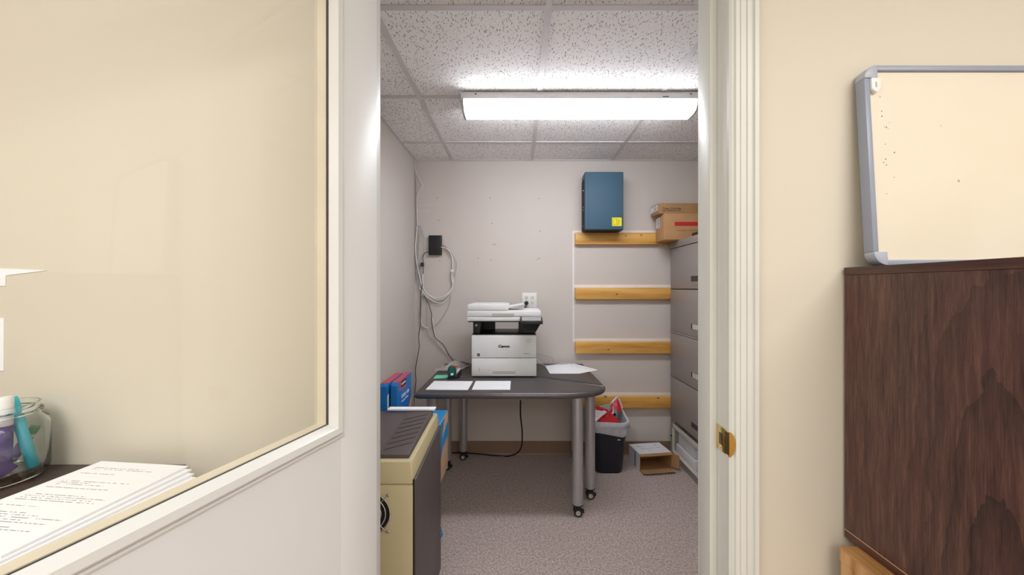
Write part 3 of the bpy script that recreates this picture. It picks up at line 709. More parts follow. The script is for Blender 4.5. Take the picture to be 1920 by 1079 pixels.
MB().tube(smooth_path([P(x, y, 2.866) for x, y in ((804, 473), (796, 476), (793, 485), (794, 500), (792, 530), (789, 560), (788, 590), (788, 610), (785, 632), (786, 652), (781, 680), (779, 698), (780, 715), (778, 735), (776, 760), (775, 800))], 6), .0026, 6).build('lead', 'blackmatte', ad, smooth=True)
p = P(792, 497, 2.868); box(p.x - .011, p.x + .011, 2.855, 2.88, p.z - .014, p.z + .016).build('ferrite_block', 'black', ad, bevel=.004)
cable('thin pale wire curling onto the table right of printer', [(1006, 664, 2.80), (1022, 668, 2.82), (1034, 671, 2.82), (1037, 678, 2.80), (1034, 683, 2.74)], .0014, 'cable', group='thin wires right of the printer')
cable('white wire crossing the blank sheet right of the printer', [(1007, 674, 2.84), (1020, 686, 2.76), (1040, 685, 2.74), (1062, 682, 2.78), (1085, 689, 2.64), (1112, 694, 2.53)], .0014, 'cable_white', group='thin wires right of the printer')
cb = thing('mains_cable', 'black power cord hanging under the tables onto the carpet', 'cord', (0, 2.5, 0))
MB().tube(smooth_path([P(976, 752, 2.30), P(976, 780, 2.36), P(979, 810, 2.5), P(978, 836, 2.62), P(970, 850, 2.68), P(952, 856.5, 2.84), P(925, 855, 2.855), P(895, 852, 2.86), P(868, 850.5, 2.862), P(835, 850.5, 2.862)], 8), .0048, 8).build('cord', 'blackmatte', cb, smooth=True)
p = P(958, 750, 2.25); box(p.x - .06, p.x + .08, 2.22, 2.27, TZ - .055, TZ - .031).build('power_strip', 'black', cb, bevel=.003)

# ------------------------------------------------------------------ file cabinet, what stands on and in it
CXF, CY0, CY1, CZ = 1.148, 1.94, 2.848, 1.617
fc = thing('file_cabinet', 'tall taupe five drawer lateral file cabinet with open bottom drawer', 'cabinet', (1.37, 2.4, 0))
CB = 1.60
box(CXF + .004, CB, CY1 - .012, CY1, .0, CZ - .05).build('side_panel', 'cab', fc)
box(CXF + .004, CB, CY0, CY0 + .012, .0, CZ - .05).build('side_panel', 'cab', fc)
box(CXF - .001, CB, CY0, CY1, CZ - .048, CZ).build('top_cap', 'cab', fc, bevel=.003)
box(CB - .012, CB, CY0 + .012, CY1 - .012, .05, CZ - .05).build('back_panel', 'cab', fc)
box(CXF + .012, CB - .012, CY0 + .012, CY1 - .012, 0, .052).build('plinth', 'cab', fc)
seams = [1.567, 1.265, .942, .616, .297]
for k in range(4):
    zt, zb = seams[k] - .003, seams[k + 1] + .003
    dr = box(CXF, CXF + .02, CY0 + .014, CY1 - .014, zb + (.012 if k == 1 else 0), zt).build('drawer', 'cab', fc, bevel=.002)
    if k == 1: box(CXF + .002, CXF + .02, CY0 + .014, CY1 - .014, zb - .002, zb + .010).build('drawer_lip', 'cab', dr)
    hz = (1.332, 1.018, .70, .372)[k]
    box(CXF - .0006, CXF + .006, 2.36, 2.50, hz - .016, hz + .02).build('handle_recess', 'cab_dark', dr)
    fr_ = MB()
    for q in ((2.355, 2.505, hz - .020, hz - .016), (2.355, 2.505, hz + .02, hz + .024), (2.355, 2.36, hz - .016, hz + .02), (2.50, 2.505, hz - .016, hz + .02)): fr_.box(CXF - .003, CXF + .004, *q)
    fr_.build('handle_rim', 'cab', dr)
    if k in (1, 2): box(CXF - .0012, CXF + .003, 2.362, 2.482, hz - .014, hz + .018).build('label_card', 'cab_cream', dr)
MB().lathe([(.009, -.004), (.009, .002)], (CXF, 2.43, CZ - .026), 16, 'x').build('lock', 'chrome', fc)
box(CXF + .02, CB - .012, CY0 + .012, CY1 - .012, seams[4] - .004, seams[4] + .001).build('divider', 'cab_dark', fc)
# open bottom drawer: cream inside frame
bd = box(CXF + .006, CXF + .02, CY0 + .02, CY1 - .026, .232, .262).build('drawer_rail', 'cab_cream', fc, bevel=.002)
box(CXF + .006, CXF + .02, CY1 - .04, CY1 - .02, .058, .262).build('drawer_post', 'cab_cream', fc)
box(CXF + .006, CXF + .02, CY0 + .02, CY0 + .04, .058, .262).build('drawer_post', 'cab_cream', fc)
box(CXF + .004, CB - .014, CY0 + .016, CY1 - .016, .0525, .058).build('drawer_floor', 'cab_cream', fc)
for yy in (CY1 - .019, CY0 + .013): box(CXF + .02, CB - .014, yy, yy + .005, .058, .29).build('drawer_side', 'cab_cream', fc)
MB().cyl((CXF + .003, CY1 - .011, .165), (CXF + .003, CY1 - .019, .165), .006, 10).build('side_pin', 'black', fc)
o = box(CXF + .024, CXF + .26, 2.50, 2.80, .0585, .122).build('carton', 'box_white', bevel=.002)
tag(o, 'flat white carton on the floor of the open bottom drawer', 'box')
o = box(CXF + .034, CXF + .25, 2.525, 2.775, .1225, .212).build('carton', 'box_white', bevel=.002)
tag(o, 'white carton stacked on top of another in open bottom drawer', 'box')
# boxes on the cabinet
tb_ = thing('toner_carton', 'large brown carton with red band on top of the file cabinet', 'box', (1.25, 2.78, CZ))
x0, y0, y1, z0, z1 = 1.040, 2.690, 2.849, CZ + .001, CZ + .188
box(x0, x0 + .40, y0, y1, z0, z1).build('carton_body', 'card', tb_, bevel=.002)
box(x0 + .078, x0 + .40, y0 - .0008, y0 + .001, z0 + .098, z0 + .127).build('red_band', 'red_ink', tb_)
mb = MB(); x = x0 + .095
for k in range(24):
    wd = random.uniform(.004, .009); mb.box(x, x + wd * .8, y0 - .0008, y0 + .001, z0 + .064, z0 + .0675); x += wd + .001
o = mb.build('small_print', 'brown_ink', tb_); o['kind'] = 'stuff'
lb = box(x0 - .0008, x0 + .001, y1 - .085, y1 - .012, z0 + .10, z0 + .172).build('address_label', 'label', tb_)
mb = MB()
for k in range(6): mb.box(x0 - .0014, x0, y1 - .078, y1 - .078 + random.uniform(.02, .055), z0 + .108 + k * .010, z0 + .112 + k * .010)
o = mb.build('label_print', 'navy_print', lb); o['kind'] = 'stuff'
tc_ = thing('toner_carton', 'shallow brown toner cartridge carton, topmost on the file cabinet', 'box', (1.2, 2.78, z1))
x0, y0, y1, z0, z1 = 1.005, 2.70, 2.855, z1 + .001, z1 + .076
box(x0, x0 + .42, y0, y1, z0, z1).build('carton_body', 'card_dark', tc_, bevel=.002)
text('carton_lettering', 'Toner Cartridge', .0215, 'dark_ink', tc_, (x0 + .030, y0 - .0006, z0 + .030), sx=.92)
mb = MB(); x = x0 + .031
for k in range(14):
    wd = random.uniform(.005, .011); mb.box(x, x + wd * .85, y0 - .0007, y0 + .001, z0 + .0195, z0 + .0195 + (.0045 if k < 8 else .003)); x += wd + (.004 if k in (2, 6) else .0006)
o = mb.build('small_print', 'dark_ink', tc_); o['kind'] = 'stuff'
lb = box(x0 - .0008, x0 + .001, y0 + .014, y1 - .004, z0 + .026, z0 + .066).build('address_label', 'label', tc_)
mb = MB()
for k in range(4): mb.box(x0 - .0014, x0, y0 + .03, y0 + .03 + random.uniform(.03, .09), z0 + .031 + k * .008, z0 + .034 + k * .008)
o = mb.build('label_print', 'navy_print', lb); o['kind'] = 'stuff'
bt = thing('desk_tray', 'black shallow tray on the cabinet in front of the cartons', 'tray', (1.28, 2.4, CZ))
box(1.162, 1.42, 2.28, 2.52, CZ + .001, CZ + .006).build('tray_base', 'black', bt)
for a in ((1.162, 1.168, 2.28, 2.52), (1.414, 1.42, 2.28, 2.52), (1.168, 1.414, 2.28, 2.286), (1.168, 1.414, 2.514, 2.52)): box(*a, CZ + .006, CZ + .022).build('tray_wall', 'black', bt)

# ------------------------------------------------------------------ waste bin
bn = thing('waste_bin', 'navy black plastic waste bin with grey liner beside the tables', 'bin', (.632, 2.69, 0))
def rr(x0, x1, y0, y1, r, zz, n=6):
    pts = []
    for cx_, cy_, a0 in ((x1 - r, y1 - r, 0), (x0 + r, y1 - r, PI / 2), (x0 + r, y0 + r, PI), (x1 - r, y0 + r, 1.5 * PI)):
        for k in range(n + 1): a = a0 + PI / 2 * k / n; pts.append(Vector((cx_ + r * math.cos(a), cy_ + r * math.sin(a), zz)))
    return pts
def loft(rings, cap0=True, cap1=True, closed=False):
    n = len(rings[0]); mb = MB(); fs = []
    for i in range(len(rings) - 1):
        for k in range(n): fs.append((i * n + k, i * n + (k + 1) % n, (i + 1) * n + (k + 1) % n, (i + 1) * n + k))
    if cap0: fs.append(tuple(range(n - 1, -1, -1)))
    if cap1: fs.append(tuple((len(rings) - 1) * n + k for k in range(n)))
    return mb._add([p for r in rings for p in r], fs)
BH = .358
def ring_at(t, d=0): return rr(.535 - .035 * t - d, .725 + .028 * t + d, 2.592 - .042 * t - d, 2.80 + .035 * t + d, .05, BH * t)
loft([ring_at(0), ring_at(.04, .002), ring_at(.5), ring_at(.96), ring_at(1), ring_at(1, -.006), ring_at(.5, -.006), ring_at(.03, -.006)]).build('bin_body', 'bin', bn, smooth=True)
rl = random.Random(5)
def crumple(ring, amp, seed, lift=0):
    out = []
    c = sum(ring, Vector()) / len(ring)
    for k, p in enumerate(ring):
        a = math.atan2(p.y - c.y, p.x - c.x); d = (p - c); d.z = 0; d.normalize()
        if p.z > BH - .015: p = p + Vector((0, 0, .05 * max(0, math.cos(a - .75)) ** 4))
        out.append(p + d * amp * (math.sin(5 * a + seed) + .7 * math.sin(11 * a + 2 * seed) + .5 * math.sin(17 * a + seed * 3)) * .5 + Vector((0, 0, lift * (math.sin(3 * a + seed * 1.3) + .5 * math.sin(7 * a)))))
    return out
def dense(t, d, zz):
    r = rr(.535 - .035 * t - d, .725 + .028 * t + d, 2.592 - .042 * t - d, 2.80 + .035 * t + d, .05, zz, 16); return r
lr = [crumple(dense(.74, .009, BH - .075), .006, 1.0, .014), crumple(dense(.8, .014, BH - .058), .016, 2.1, .014), crumple(dense(.87, .009, BH - .040), .013, 4.4, .008), crumple(dense(.93, .014, BH - .024), .012, 2.8, .008), crumple(dense(1, .012, BH - .01), .005, 3.0, .003), crumple(dense(1, .008, BH + .006), .003, 1.4, .003), crumple(dense(1, -.004, BH + .006), .003, 1.2, .003), crumple(dense(1, -.010, BH - .03), .004, 2.0), crumple(dense(.8, -.010, BH - .12), .004, .5)]
loft(lr, False, False).build('bin_liner', 'liner', bn, smooth=True, solid=.0012)
def scrap(label, tris, m, edge=None, name='snack_wrapper', y=2.7):
    """folded foil wrapper in the bin: creased panels, white inside edges as parts"""
    t = thing(name, label, 'wrapper', (.62, 2.69, .40), 0, 'wrappers in the waste bin')
    for pts, mm in tris:
        q = [P(*p) for p in pts]; c = sum(q, Vector()) / len(q)
        mb = MB(); n = len(q); c = c + Vector((0, -.012, 0))
        vs = q + [c]; mb._add(vs, [(i, (i + 1) % n, n) for i in range(n)])
        mb.build('panel' if mm == 'wrap_red' else 'white_edge', mm, t, solid=.0022)
    return t
scrap('tall red wrapper with white edges standing up in the bin', [
    ([(1146, 757, 2.72), (1157, 748, 2.74), (1163, 758, 2.72), (1166, 772, 2.68), (1158, 773, 2.68), (1151, 764, 2.70)], 'wrap_red'),
    ([(1144, 757, 2.722), (1157, 742.5, 2.75), (1159, 746, 2.748), (1147, 759, 2.72)], 'wrap_white'),
    ([(1157, 742.5, 2.75), (1163, 750, 2.74), (1168, 765, 2.70), (1166, 768, 2.69), (1158, 746, 2.748)], 'wrap_white')], None)
scrap('red wrapper lying across the middle of the bin', [
    ([(1119, 791, 2.60), (1128, 778, 2.66), (1141, 773, 2.70), (1152, 781, 2.67), (1162, 793, 2.60), (1140, 797, 2.575)], 'wrap_red'),
    ([(1141, 774, 2.70), (1146, 758, 2.74), (1152, 760, 2.74), (1152, 775, 2.70)], 'wrap_red'),
    ([(1147, 758, 2.735), (1152, 762, 2.72), (1151, 776, 2.68), (1147, 779, 2.68), (1149, 768, 2.70)], 'wrap_white')], None)
scrap('red and white wrapper at the left of the bin behind the table leg', [
    ([(1108, 765, 2.70), (1121, 762, 2.72), (1140, 769, 2.70), (1139, 774, 2.69), (1117, 768, 2.69)], 'wrap_red'),
    ([(1112, 786, 2.60), (1133, 770, 2.66), (1138, 774, 2.65), (1118, 792, 2.585)], 'wrap_white'),
    ([(1110, 772, 2.70), (1118, 769, 2.70), (1132, 771, 2.69), (1118, 788, 2.64), (1110, 790, 2.64)], 'wrap_white')], None)

# ------------------------------------------------------------------ open cardboard box on the floor
cbx = thing('cardboard_box', 'open white and brown cardboard box lying on the carpet by cabinet', 'box', (.963, 2.637, 0), math.radians(8))
W, D, HH, T = .236, .172, .118, .004
def bp(mb, n, m, **k): return mb.build(n, m, cbx, world=False, **k)
bp(box(-W / 2, W / 2, 0, D, 0, T), 'bottom_panel', 'card')
bp(box(-W / 2, W / 2, 0, D, HH - T, HH - .001), 'top_panel', 'card')
bp(box(-W / 2 - .0005, W / 2, .004, D, HH - .001, HH), 'top_print', 'box_white')
bp(box(-W / 2, -W / 2 + T, 0, D, T, HH - T), 'side_panel', 'card')
bp(box(-W / 2 - .001, -W / 2, .004, D, .002, HH), 'side_print', 'box_white')
bp(box(W / 2 - T, W / 2, 0, D, T, HH - T), 'side_panel', 'card')
bp(box(-W / 2 + T, W / 2 - T, D - T, D, T, HH - T), 'back_panel', 'card')
bp(MB().hexa([(-W / 2, -.07, .012), (W / 2 - .012, -.07, .012), (W / 2 - .002, 0, .001), (-W / 2, 0, .001)], [(-W / 2, -.07, .016), (W / 2 - .012, -.07, .016), (W / 2 - .002, 0, .005), (-W / 2, 0, .005)]), 'bottom_flap', 'card_dark')
bp(MB().hexa([(-W / 2, -.022, HH - .010), (W / 2, -.022, HH - .010), (W / 2, .0, HH - .004), (-W / 2, 0, HH - .004)], [(-W / 2, -.022, HH - .006), (W / 2, -.022, HH - .006), (W / 2, .0, HH), (-W / 2, 0, HH)]), 'top_flap', 'card_dark')
bp(MB().hexa([(W / 2, .0, .02), (W / 2 + .03, -.045, .018), (W / 2 + .034, -.043, .018), (W / 2 + .004, 0, .02)], [(W / 2, 0, HH - .006), (W / 2 + .03, -.045, HH - .008), (W / 2 + .034, -.043, HH - .008), (W / 2 + .004, 0, HH - .006)]), 'side_flap', 'card')
mb = MB()
for k in range(9):
    a, b_ = random.uniform(-.09, .05), random.uniform(.03, .15); mb.box(a, a + random.uniform(.015, .05), b_, b_ + .003, HH - .0002, HH + .0006)
o = bp(mb, 'top_marks', 'grey_ink'); o['kind'] = 'stuff'
bp(box(-W / 2 - .0016, -W / 2 - .0008, .06, .085, .004, HH - .01), 'side_band', 'grey_ink')

# ------------------------------------------------------------------ old beige machine on the left, cartons behind it
mc = thing('old_copier', 'old beige floor machine with dark brown ribbed tray and fan guard', 'copier', (-.52, 1.48, 0))
MX0, MX1, MY0, MY1 = -.70, -.352, 1.268, 1.695
def ztop(y): return .688 + (y - MY0) / (MY1 - MY0) * .026
box(MX0, MX1, MY0, MY1, 0, .612).build('cabinet_body', 'beige_plastic', mc, bevel=.004)
i = .014
MB().hexa([(MX0, MY0, .6135), (MX1, MY0, .6135), (MX1, MY1, .6135), (MX0, MY1, .6135)],
          [(MX0 + i, MY0 + .010, ztop(MY0)), (MX1 - .008, MY0 + .010, ztop(MY0)), (MX1 - .008, MY1, ztop(MY1)), (MX0 + i, MY1, ztop(MY1))]).build('top_cover', 'beige_plastic', mc, bevel=.006, seg=3)
ysp = -.482
sl = MB().hexa([(ysp, MY0 + .030, .675), (MX1 - .022, MY0 + .030, .675), (MX1 - .022, MY1 - .03, .69), (ysp, MY1 - .03, .69)],
          [(ysp, MY0 + .030, .702), (MX1 - .022, MY0 + .030, .702), (MX1 - .022, MY1 - .03, .736), (ysp, MY1 - .03, .736)]).build('paper_tray', 'brown_plastic', mc, bevel=.002)
MB().hexa([(MX0 + .02, MY0 + .045, .675), (ysp - .001, MY0 + .045, .675), (ysp - .001, MY1 - .03, .69), (MX0 + .02, MY1 - .03, .69)],
          [(MX0 + .02, MY0 + .045, .698), (ysp - .001, MY0 + .045, .698), (ysp - .001, MY1 - .03, .732), (MX0 + .02, MY1 - .03, .732)]).build('paper_tray', 'brown_plastic', mc, bevel=.002)
def tz(y): return .702 + (y - MY0 - .03) / (MY1 - MY0 - .06) * .034
for k in range(7):
    ya = 1.330 + k * .040; yb = ya + .052
    pa, pb = (ysp + .010, ya), (MX1 - .034, yb)
    if yb < 1.66:
        d = Vector((pb[0] - pa[0], pb[1] - pa[1])).normalized(); nrm = Vector((-d.y, d.x)) * .0021
        q = [Vector(pa) - nrm, Vector(pb) - nrm, Vector(pb) + nrm, Vector(pa) + nrm]
        MB().hexa([(p.x, p.y, tz(p.y) - .002) for p in q], [(p.x, p.y, tz(p.y) + .0005) for p in q]).build('tray_groove', 'blackmatte', sl)
sp_ = MB().prism([(MY0 + .008, .02), (MY1 - .006, .02), (MY1 - .006, .662), (MY1 - .02, .662), (MY0 + .008, .628)], MX1 - .002, MX1 + .008, 0).build('side_panel', 'brown_plastic', mc, bevel=.003)
box(MX1 - .001, MX1 + .003, MY0 + .001, MY0 + .008, .02, .63).build('panel_gap', 'blackmatte', mc)
# fan with wire finger guard
fcx, fcz, fr0 = -.497, H - (963 - CY) * MY0 / F, .070
fg = MB().lathe([(fr0 * .96, .0), (fr0 * .96, -.0012)], (fcx, MY0 - .0002, fcz), 36, 'y').build('fan_opening', 'blackmatte', mc)
for k, r in enumerate((1.0, .78, .56, .34)):
    MB().tube([(fcx + fr0 * r * math.cos(2 * PI * j / 40), MY0 - .006, fcz + fr0 * r * math.sin(2 * PI * j / 40)) for j in range(40)], .0022, 6, closed=True).build('guard_ring', 'chrome', fg, smooth=True)
for a in (PI / 4, 3 * PI / 4, 5 * PI / 4, 7 * PI / 4):
    MB().tube([(fcx + fr0 * .3 * math.cos(a), MY0 - .008, fcz + fr0 * .3 * math.sin(a)), (fcx + fr0 * 1.05 * math.cos(a), MY0 - .008, fcz + fr0 * 1.05 * math.sin(a)), (fcx + fr0 * 1.2 * math.cos(a), MY0 - .003, fcz + fr0 * 1.2 * math.sin(a))], .0017, 6).build('guard_spoke', 'chrome', fg)
    MB().lathe([(.006, 0), (.006, -.003), (.003, -.005)], (fcx + fr0 * 1.23 * math.cos(a), MY0 - .0005, fcz + fr0 * 1.23 * math.sin(a)), 12, 'y').build('guard_screw', 'chrome', fg)

def stacked(o_, mb, name, m, **k): return mb.build(name, m, o_, **k)
c1 = thing('paper_carton', 'upper tan paper carton with blue stripes behind the beige machine', 'box', (-.58, 1.87, .33))
x0, x1, y0, y1, z0, z1 = -.782, -.374, 1.712, 2.02, .325, .620
box(x0, x1, y0, y1, z0, z1).build('carton_body', 'carton_tan', c1, bevel=.003)
box(x0 + .002, x1 - .002, y0 + .002, y1 - .002, z1 - .0015, z1 + .001).build('lid_top', 'carton_blue', c1)
MB().prism([(y0 + .004, z1 - .004), (y1 - .10, z1 - .004), (y1 - .16, z1 - .09), (y1 - .004, z1 - .055), (y1 - .004, z1 - .13), (y1 - .14, z1 - .14), (y0 + .05, z1 - .235), (y0 + .004, z1 - .235)], x1 - .001, x1 + .001, 0).build('blue_stripe', 'carton_blue', c1)
c2 = thing('paper_carton', 'lower tan paper carton on the carpet behind the beige machine', 'box', (-.58, 1.87, 0))
x1 = -.394; z1 = .323; y1 = 1.985
box(x0, x1 - .012, y0, y1, 0.001, z1).build('carton_body', 'carton_tan', c2, bevel=.003)
xb = x1 - .0125
MB()._add([(xb, y0 + .01, .015), (xb, y0 + .15, .015), (xb + .047, y0 + .10, .09), (xb, y0 + .14, .225), (xb, y0 + .02, .225)], [(0, 1, 2), (1, 3, 2), (3, 4, 2), (4, 0, 2), (0, 4, 3, 1)]).build('torn_flap', 'carton_blue', c2)
# two blue boxes of file folders standing on the cartons
def folder_box(label, x0, x1, y0, y1, seed):
    z0, z1 = .6225, .818
    t = thing('folder_box', label, 'box', ((x0 + x1) / 2, (y0 + y1) / 2, z0), 0, 'blue folder boxes on the carton')
    MB().prism([(y0, z0), (y1, z0), (y1, z1), (y0 + .012, z1), (y0, z1 - .012)], x0, x1, 0).build('box_body', 'blue_card', t, bevel=.0015)
    box(x0 + .001, x1 - .001, y0 + .02, y1 - .002, z1 - .002, z1 + .0015).build('red_top', 'pink_card', t)
    return t
fb = folder_box('blue folder box with red top and lettering, nearer the tables', -.607, -.577, 1.80, 2.045, 1)
X = -.577
box(X - .001, X + .0008, 1.835, 1.955, .772, .819).build('red_corner', 'pink_card', fb)
box(X - .001, X + .0014, 1.862, 1.95, .781, .814).build('dark_badge', 'navy_print', fb)
mb = MB()
for k in range(6): mb.box(X, X + .002, 1.868 + k * .012, 1.876 + k * .012, .793, .802)
o = mb.build('badge_print', 'label', fb); o['kind'] = 'stuff'
text('box_lettering', 'Letter size', .030, 'label', fb, (X + .0012, 1.868, .728), (PI / 2, 0, PI / 2), bold=.0003, sx=1.02)
text('box_lettering', 'hanging folders', .015, 'label', fb, (X + .0012, 1.87, .707), (PI / 2, 0, PI / 2), sx=1.25)
MB().prism([(1.99, .640), (2.04, .640), (2.04, .690)], X - .001, X + .001, 0).build('price_sticker', 'card', fb)
fb2 = folder_box('blue folder box with faded red top against the left wall', -.656, -.617, 1.785, 2.03, 2)
MB().prism([(1.784, .70), (1.8, .70), (1.8, .77), (1.784, .76)], -.617, -.615, 0).build('white_tab', 'label', fb2)
q = rect_sheet('paper_stack', 'thin stack of white paper at the back of the brown tray', -.468, 1.672, .206, .036, 0, 'paper', .7372, .006)

# ------------------------------------------------------------------ left, behind the door glass: low cabinet, papers, jar
DZ = .862
ds = thing('low_cabinet', 'black brown low cabinet behind the glazed door against beige wall', 'cabinet', (-1.2, .69, 0))
LX0, LX1, LY0, LY1 = -1.62, -.778, .47, .886
box(LX0, LX1, LY0, LY1, DZ - .028, DZ).build('cabinet_top', 'desk_black', ds, bevel=.0015)
box(LX1 - .02, LX1 - .002, LY0 + .01, LY1, .0, DZ - .029).build('side_panel', 'desk_black', ds)
box(LX0 + .002, LX0 + .02, LY0 + .01, LY1, .0, DZ - .029).build('side_panel', 'desk_black', ds)
box(LX0 + .02, LX1 - .02, LY1 - .008, LY1, .0, DZ - .029).build('back_panel', 'desk_black', ds)
for z in (.06, .45): box(LX0 + .021, LX1 - .021, LY0 + .02, LY1 - .009, z, z + .018).build('shelf', 'desk_black', ds)
fo = box(-.112, .112, -.148, .148, 0, .0022).build('manila_folder', 'manila'); fo.location = (-.772, .662, DZ + .0006); fo.rotation_euler = (0, 0, math.radians(-13))
tag(fo, 'cream manila folder under the printed papers on the low cabinet', 'folder')
pl = [('printed letter on top of the paper stack on low cabinet', -.845, .700, -6, 'sheet_a'), ('white sheet second from top, fanned under the printed letter', -.835, .697, -8, 'paper'), ('white sheet in the middle of the fanned paper stack', -.826, .692, -10, 'paper'), ('white sheet low in the fanned paper stack', -.818, .688, -12, 'paper'), ('bottom sheet of paper stack lying on the manila folder', -.811, .684, -14, 'paper')]
for k, (lb, x, y, a, m) in enumerate(pl):
    zt = DZ + .0032 + (4 - k) * .0042
    o = box(-.108, .108, -.14, .14, 0, .0038).build('paper_sheet', m); o.location = (x, y, zt); o.rotation_euler = (0, 0, math.radians(a))
    tag(o, lb, 'paper', 'papers fanned on the low cabinet')
JX, JY, JR_ = -1.112, .806, .074
jar = thing('glass_jar', 'clear wide glass jar of small tubes on the low cabinet', 'jar', (JX, JY, DZ))
prof = [(.058, .001), (.068, .006), (JR_, .018), (JR_, .118), (.070, .128), (.060, .136), (.058, .140), (.063, .144), (.063, .149), (.058, .152), (.060, .156), (.060, .163), (.056, .163), (.055, .138), (.066, .124), (.070, .114), (.070, .02), (.062, .010)]
MB().lathe(prof, (JX, JY, DZ), 40).build('jar_body', 'jar_glass', jar, smooth=True)
def tube_item(label, a, b_, r, m_body, m_cap, m_lab, name='craft_tube', cat='tube', capf=.28):
    a, b_ = Vector(a), Vector(b_); d = b_ - a
    t = thing(name, label, cat, tuple(a), 0, 'tubes and pens in the glass jar')
    MB().tube([a, a + d * (1 - capf)], r, 16).build('body', m_body, t, bevel=.001)
    if m_lab: MB().tube([a + d * .15, a + d * (.9 - capf)], r + .0005, 16, cap=False).build('label_band', m_lab, t, smooth=True)
    MB().tube([a + d * (1 - capf) , a + d * (1 - capf * .12), b_], [r * 1.05, r * 1.0, r * .9], 16).build('cap', m_cap, t, smooth=True)
    return t
ZB = DZ + .016
t = tube_item('cyan plastic marker leaning inside the glass jar', (JX + .050, JY + .022, ZB + .004), (JX + .004, JY + .020, DZ + .174), .0095, 'cyan', 'cyan', None, 'marker', 'marker', .38)
MB().tube([(JX + .002, JY + .0095, DZ + .165), (JX + .014, JY + .0098, DZ + .12)], .002, 8).build('pocket_clip', 'cyan', t)
tube_item('upright tube with white cap and purple label in the jar', (JX + .022, JY - .008, ZB), (JX + .020, JY - .002, DZ + .182), .0125, 'wrap_white', 'plate', 'purple')
tube_item('purple labelled tube with white cap lying slanted in the jar', (JX + .054, JY - .020, ZB + .014), (JX + .014, JY - .046, DZ + .088), .0135, 'purple', 'plate', 'purple', capf=.3)
tube_item('green labelled white tube low at the front of the jar', (JX - .020, JY - .050, ZB + .014), (JX + .012, JY - .046, DZ + .050), .0115, 'green_label', 'plate', 'green_label', capf=.45)
tube_item('dark green capped tube in the middle of the jar', (JX - .010, JY + .030, ZB + .012), (JX + .024, JY + .046, DZ + .104), .009, 'wrap_white', 'green_dark', 'purple', capf=.2)
# white papers taped on the wall at the far left
wpz = YD0
pp = [P(-40, 503, wpz), P(20, 505, wpz), P(89, 508, wpz), P(32, 515, wpz), P(12, 517.5, wpz), P(11, 537, wpz), P(-40, 537, wpz)]
o = MB().prism([(q_.x, q_.z) for q_ in pp], wpz - .0016, wpz - .0002, 1).build('wall_notice', 'paper')
tag(o, 'white notice with a pointed corner on the beige wall, above another sheet', 'notice')
pp = [P(-60, 597, wpz), P(8.5, 597, wpz), P(8, 696, wpz), P(-60, 696, wpz)]
o = MB().prism([(q_.x, q_.z) for q_ in pp], wpz - .0016, wpz - .0002, 1).build('wall_notice', 'sheet_b')
tag(o, 'white sheet on the beige wall directly above the glass jar', 'notice')

# ------------------------------------------------------------------ right: oak desk, dark hutch, board
HZ0, HZ1, HX, HY0, HY1 = .694, 1.3235, .765, .530, .884
od = thing('oak_desk', 'light oak desk end under the dark walnut bookcase', 'desk', (1.2, .5, 0))
OX, OYB, OT = .725, .851, .693
box(OX, 1.78, .16, OYB, OT - .004, OT).build('desk_top', 'oak_top', od)
box(OX, 1.78, .16, OYB, OT - .03, OT - .004).build('top_edge', 'oak', od)
box(OX + .001, OX + .025, .17, OYB - .002, 0, OT - .031).build('end_panel', 'oak', od)
box(1.755, 1.779, .17, OYB - .002, 0, OT - .031).build('end_panel', 'oak', od)
box(OX + .025, 1.755, OYB - .03, OYB - .012, .2, OT - .031).build('back_panel', 'oak', od)
hu = thing('bookcase', 'dark walnut bookcase standing on the oak desk', 'bookcase', (1.2, .7, HZ0))
HX1 = 1.68
box(HX, HX + .02, HY0 + .003, HY1, HZ0 + .0185, HZ1 - .018).build('side_panel', 'walnut', hu)
box(HX1 - .02, HX1, HY0 + .003, HY1, HZ0 + .0185, HZ1 - .018).build('side_panel', 'walnut', hu)
box(HX - .002, HX1 + .002, HY0, HY1, HZ1 - .0175, HZ1).build('top_board', 'walnut_edge', hu, bevel=.001)
box(HX - .0005, HX1 + .0005, HY0, HY1, HZ0 + .0005, HZ0 + .0175).build('bottom_board', 'walnut_edge', hu, bevel=.001)
box(HX + .02, HX1 - .02, HY1 - .008, HY1 - .001, HZ0 + .018, HZ1 - .018).build('back_panel', 'walnut', hu)
box(HX + .0205, HX1 - .0205, HY0 + .02, HY1 - .009, 1.0, 1.018).build('shelf', 'walnut_edge', hu)
box(HX - .0008, HX + .001, HY0, HY1, HZ0 + .0173, HZ0 + .0187).build('edge_line', 'carton_tan', hu)
wb = thing('framed_board', 'cream faced board in grey plastic frame leaning on the beige wall', 'board', (.785, .858, HZ1 + .001))
BW, BHt, BT = .62, .457, .024
tilt = math.atan2(.026, BHt)
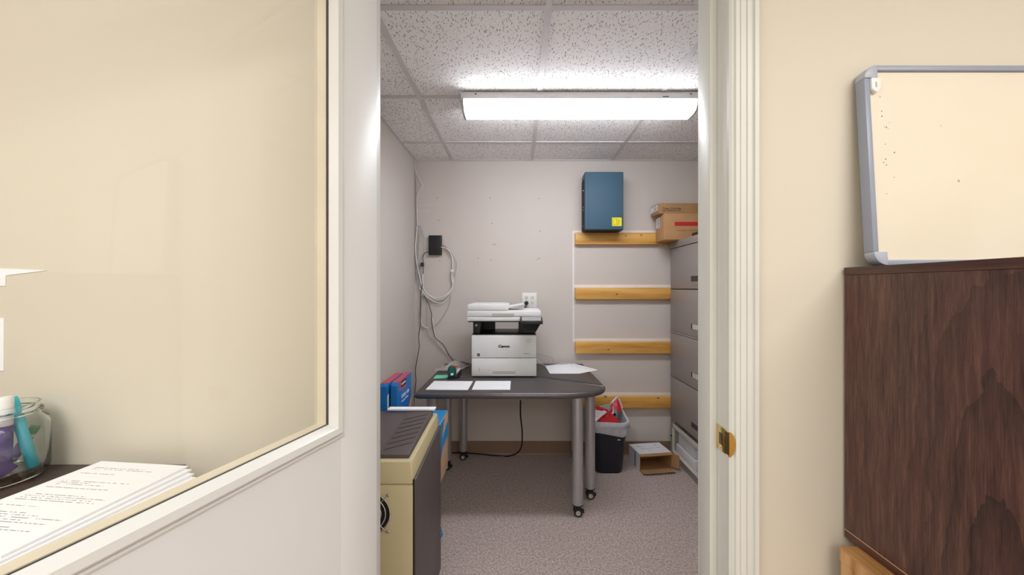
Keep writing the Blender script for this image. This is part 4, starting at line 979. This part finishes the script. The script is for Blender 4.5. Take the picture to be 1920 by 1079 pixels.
wb.rotation_euler = (-tilt, 0, 0)
def wbp(mb, n, m, par=wb, **k): return mb.build(n, m, par, world=False, **k)
wb.location = (.785, .8555, HZ1 + .0012)
wbp(box(.011, BW - .011, -BT + .006, -.002, .011, BHt - .011), 'board_face', 'board')
cr, fw = .03, .0125
wbp(box(0, fw, -BT, 0, cr, BHt - cr), 'frame_side', 'board_frame', bevel=.002)
wbp(box(BW - fw, BW, -BT, 0, cr, BHt - cr), 'frame_side', 'board_frame', bevel=.002)
wbp(box(cr, BW - cr, -BT, 0, 0, fw), 'frame_bottom', 'board_frame', bevel=.002)
wbp(box(cr, BW - cr, -BT, 0, BHt - fw, BHt), 'frame_top', 'board_frame', bevel=.002)
for sx_, sz_ in ((0, 0), (1, 0), (0, 1), (1, 1)):
    cxx = cr if sx_ == 0 else BW - cr; czz = cr if sz_ == 0 else BHt - cr
    a0 = {(0, 0): PI, (1, 0): 1.5 * PI, (0, 1): PI / 2, (1, 1): 0}[(sx_, sz_)]
    q = [(cxx + cr * math.cos(a0 + PI / 2 * k / 8), czz + cr * math.sin(a0 + PI / 2 * k / 8)) for k in range(9)] + [(cxx, czz)]
    wbp(MB().prism(q, -BT - .0015, .0, 1), 'frame_corner', 'board_corner', bevel=.0015)
hk = wbp(MB().prism([(.013, BHt - .058), (.024, BHt - .066), (.034, BHt - .056), (.036, BHt - .036), (.034, BHt - .031), (.013, BHt - .031)], -BT - .004, -BT + .006, 1), 'plastic_clip', 'plate', bevel=.002)
wbp(box(.021, .0235, -BT - .0052, -BT - .003, BHt - .054, BHt - .042), 'clip_slot', 'prn_grey', hk)
mb = MB(); rs = random.Random(3)
for k in range(16):
    x = .038 + abs(rs.gauss(0, .012)); zz = rs.uniform(.12, BHt - .03); r = rs.uniform(.0006, .0014)
    mb.cyl((x, -BT + .0054, zz), (x, -BT + .007, zz), r, 7)
o = wbp(mb, 'stain_speck', 'brown_ink'); o['kind'] = 'stuff'

for o in bpy.data.objects:
    if '_o' in o.keys(): del o['_o']
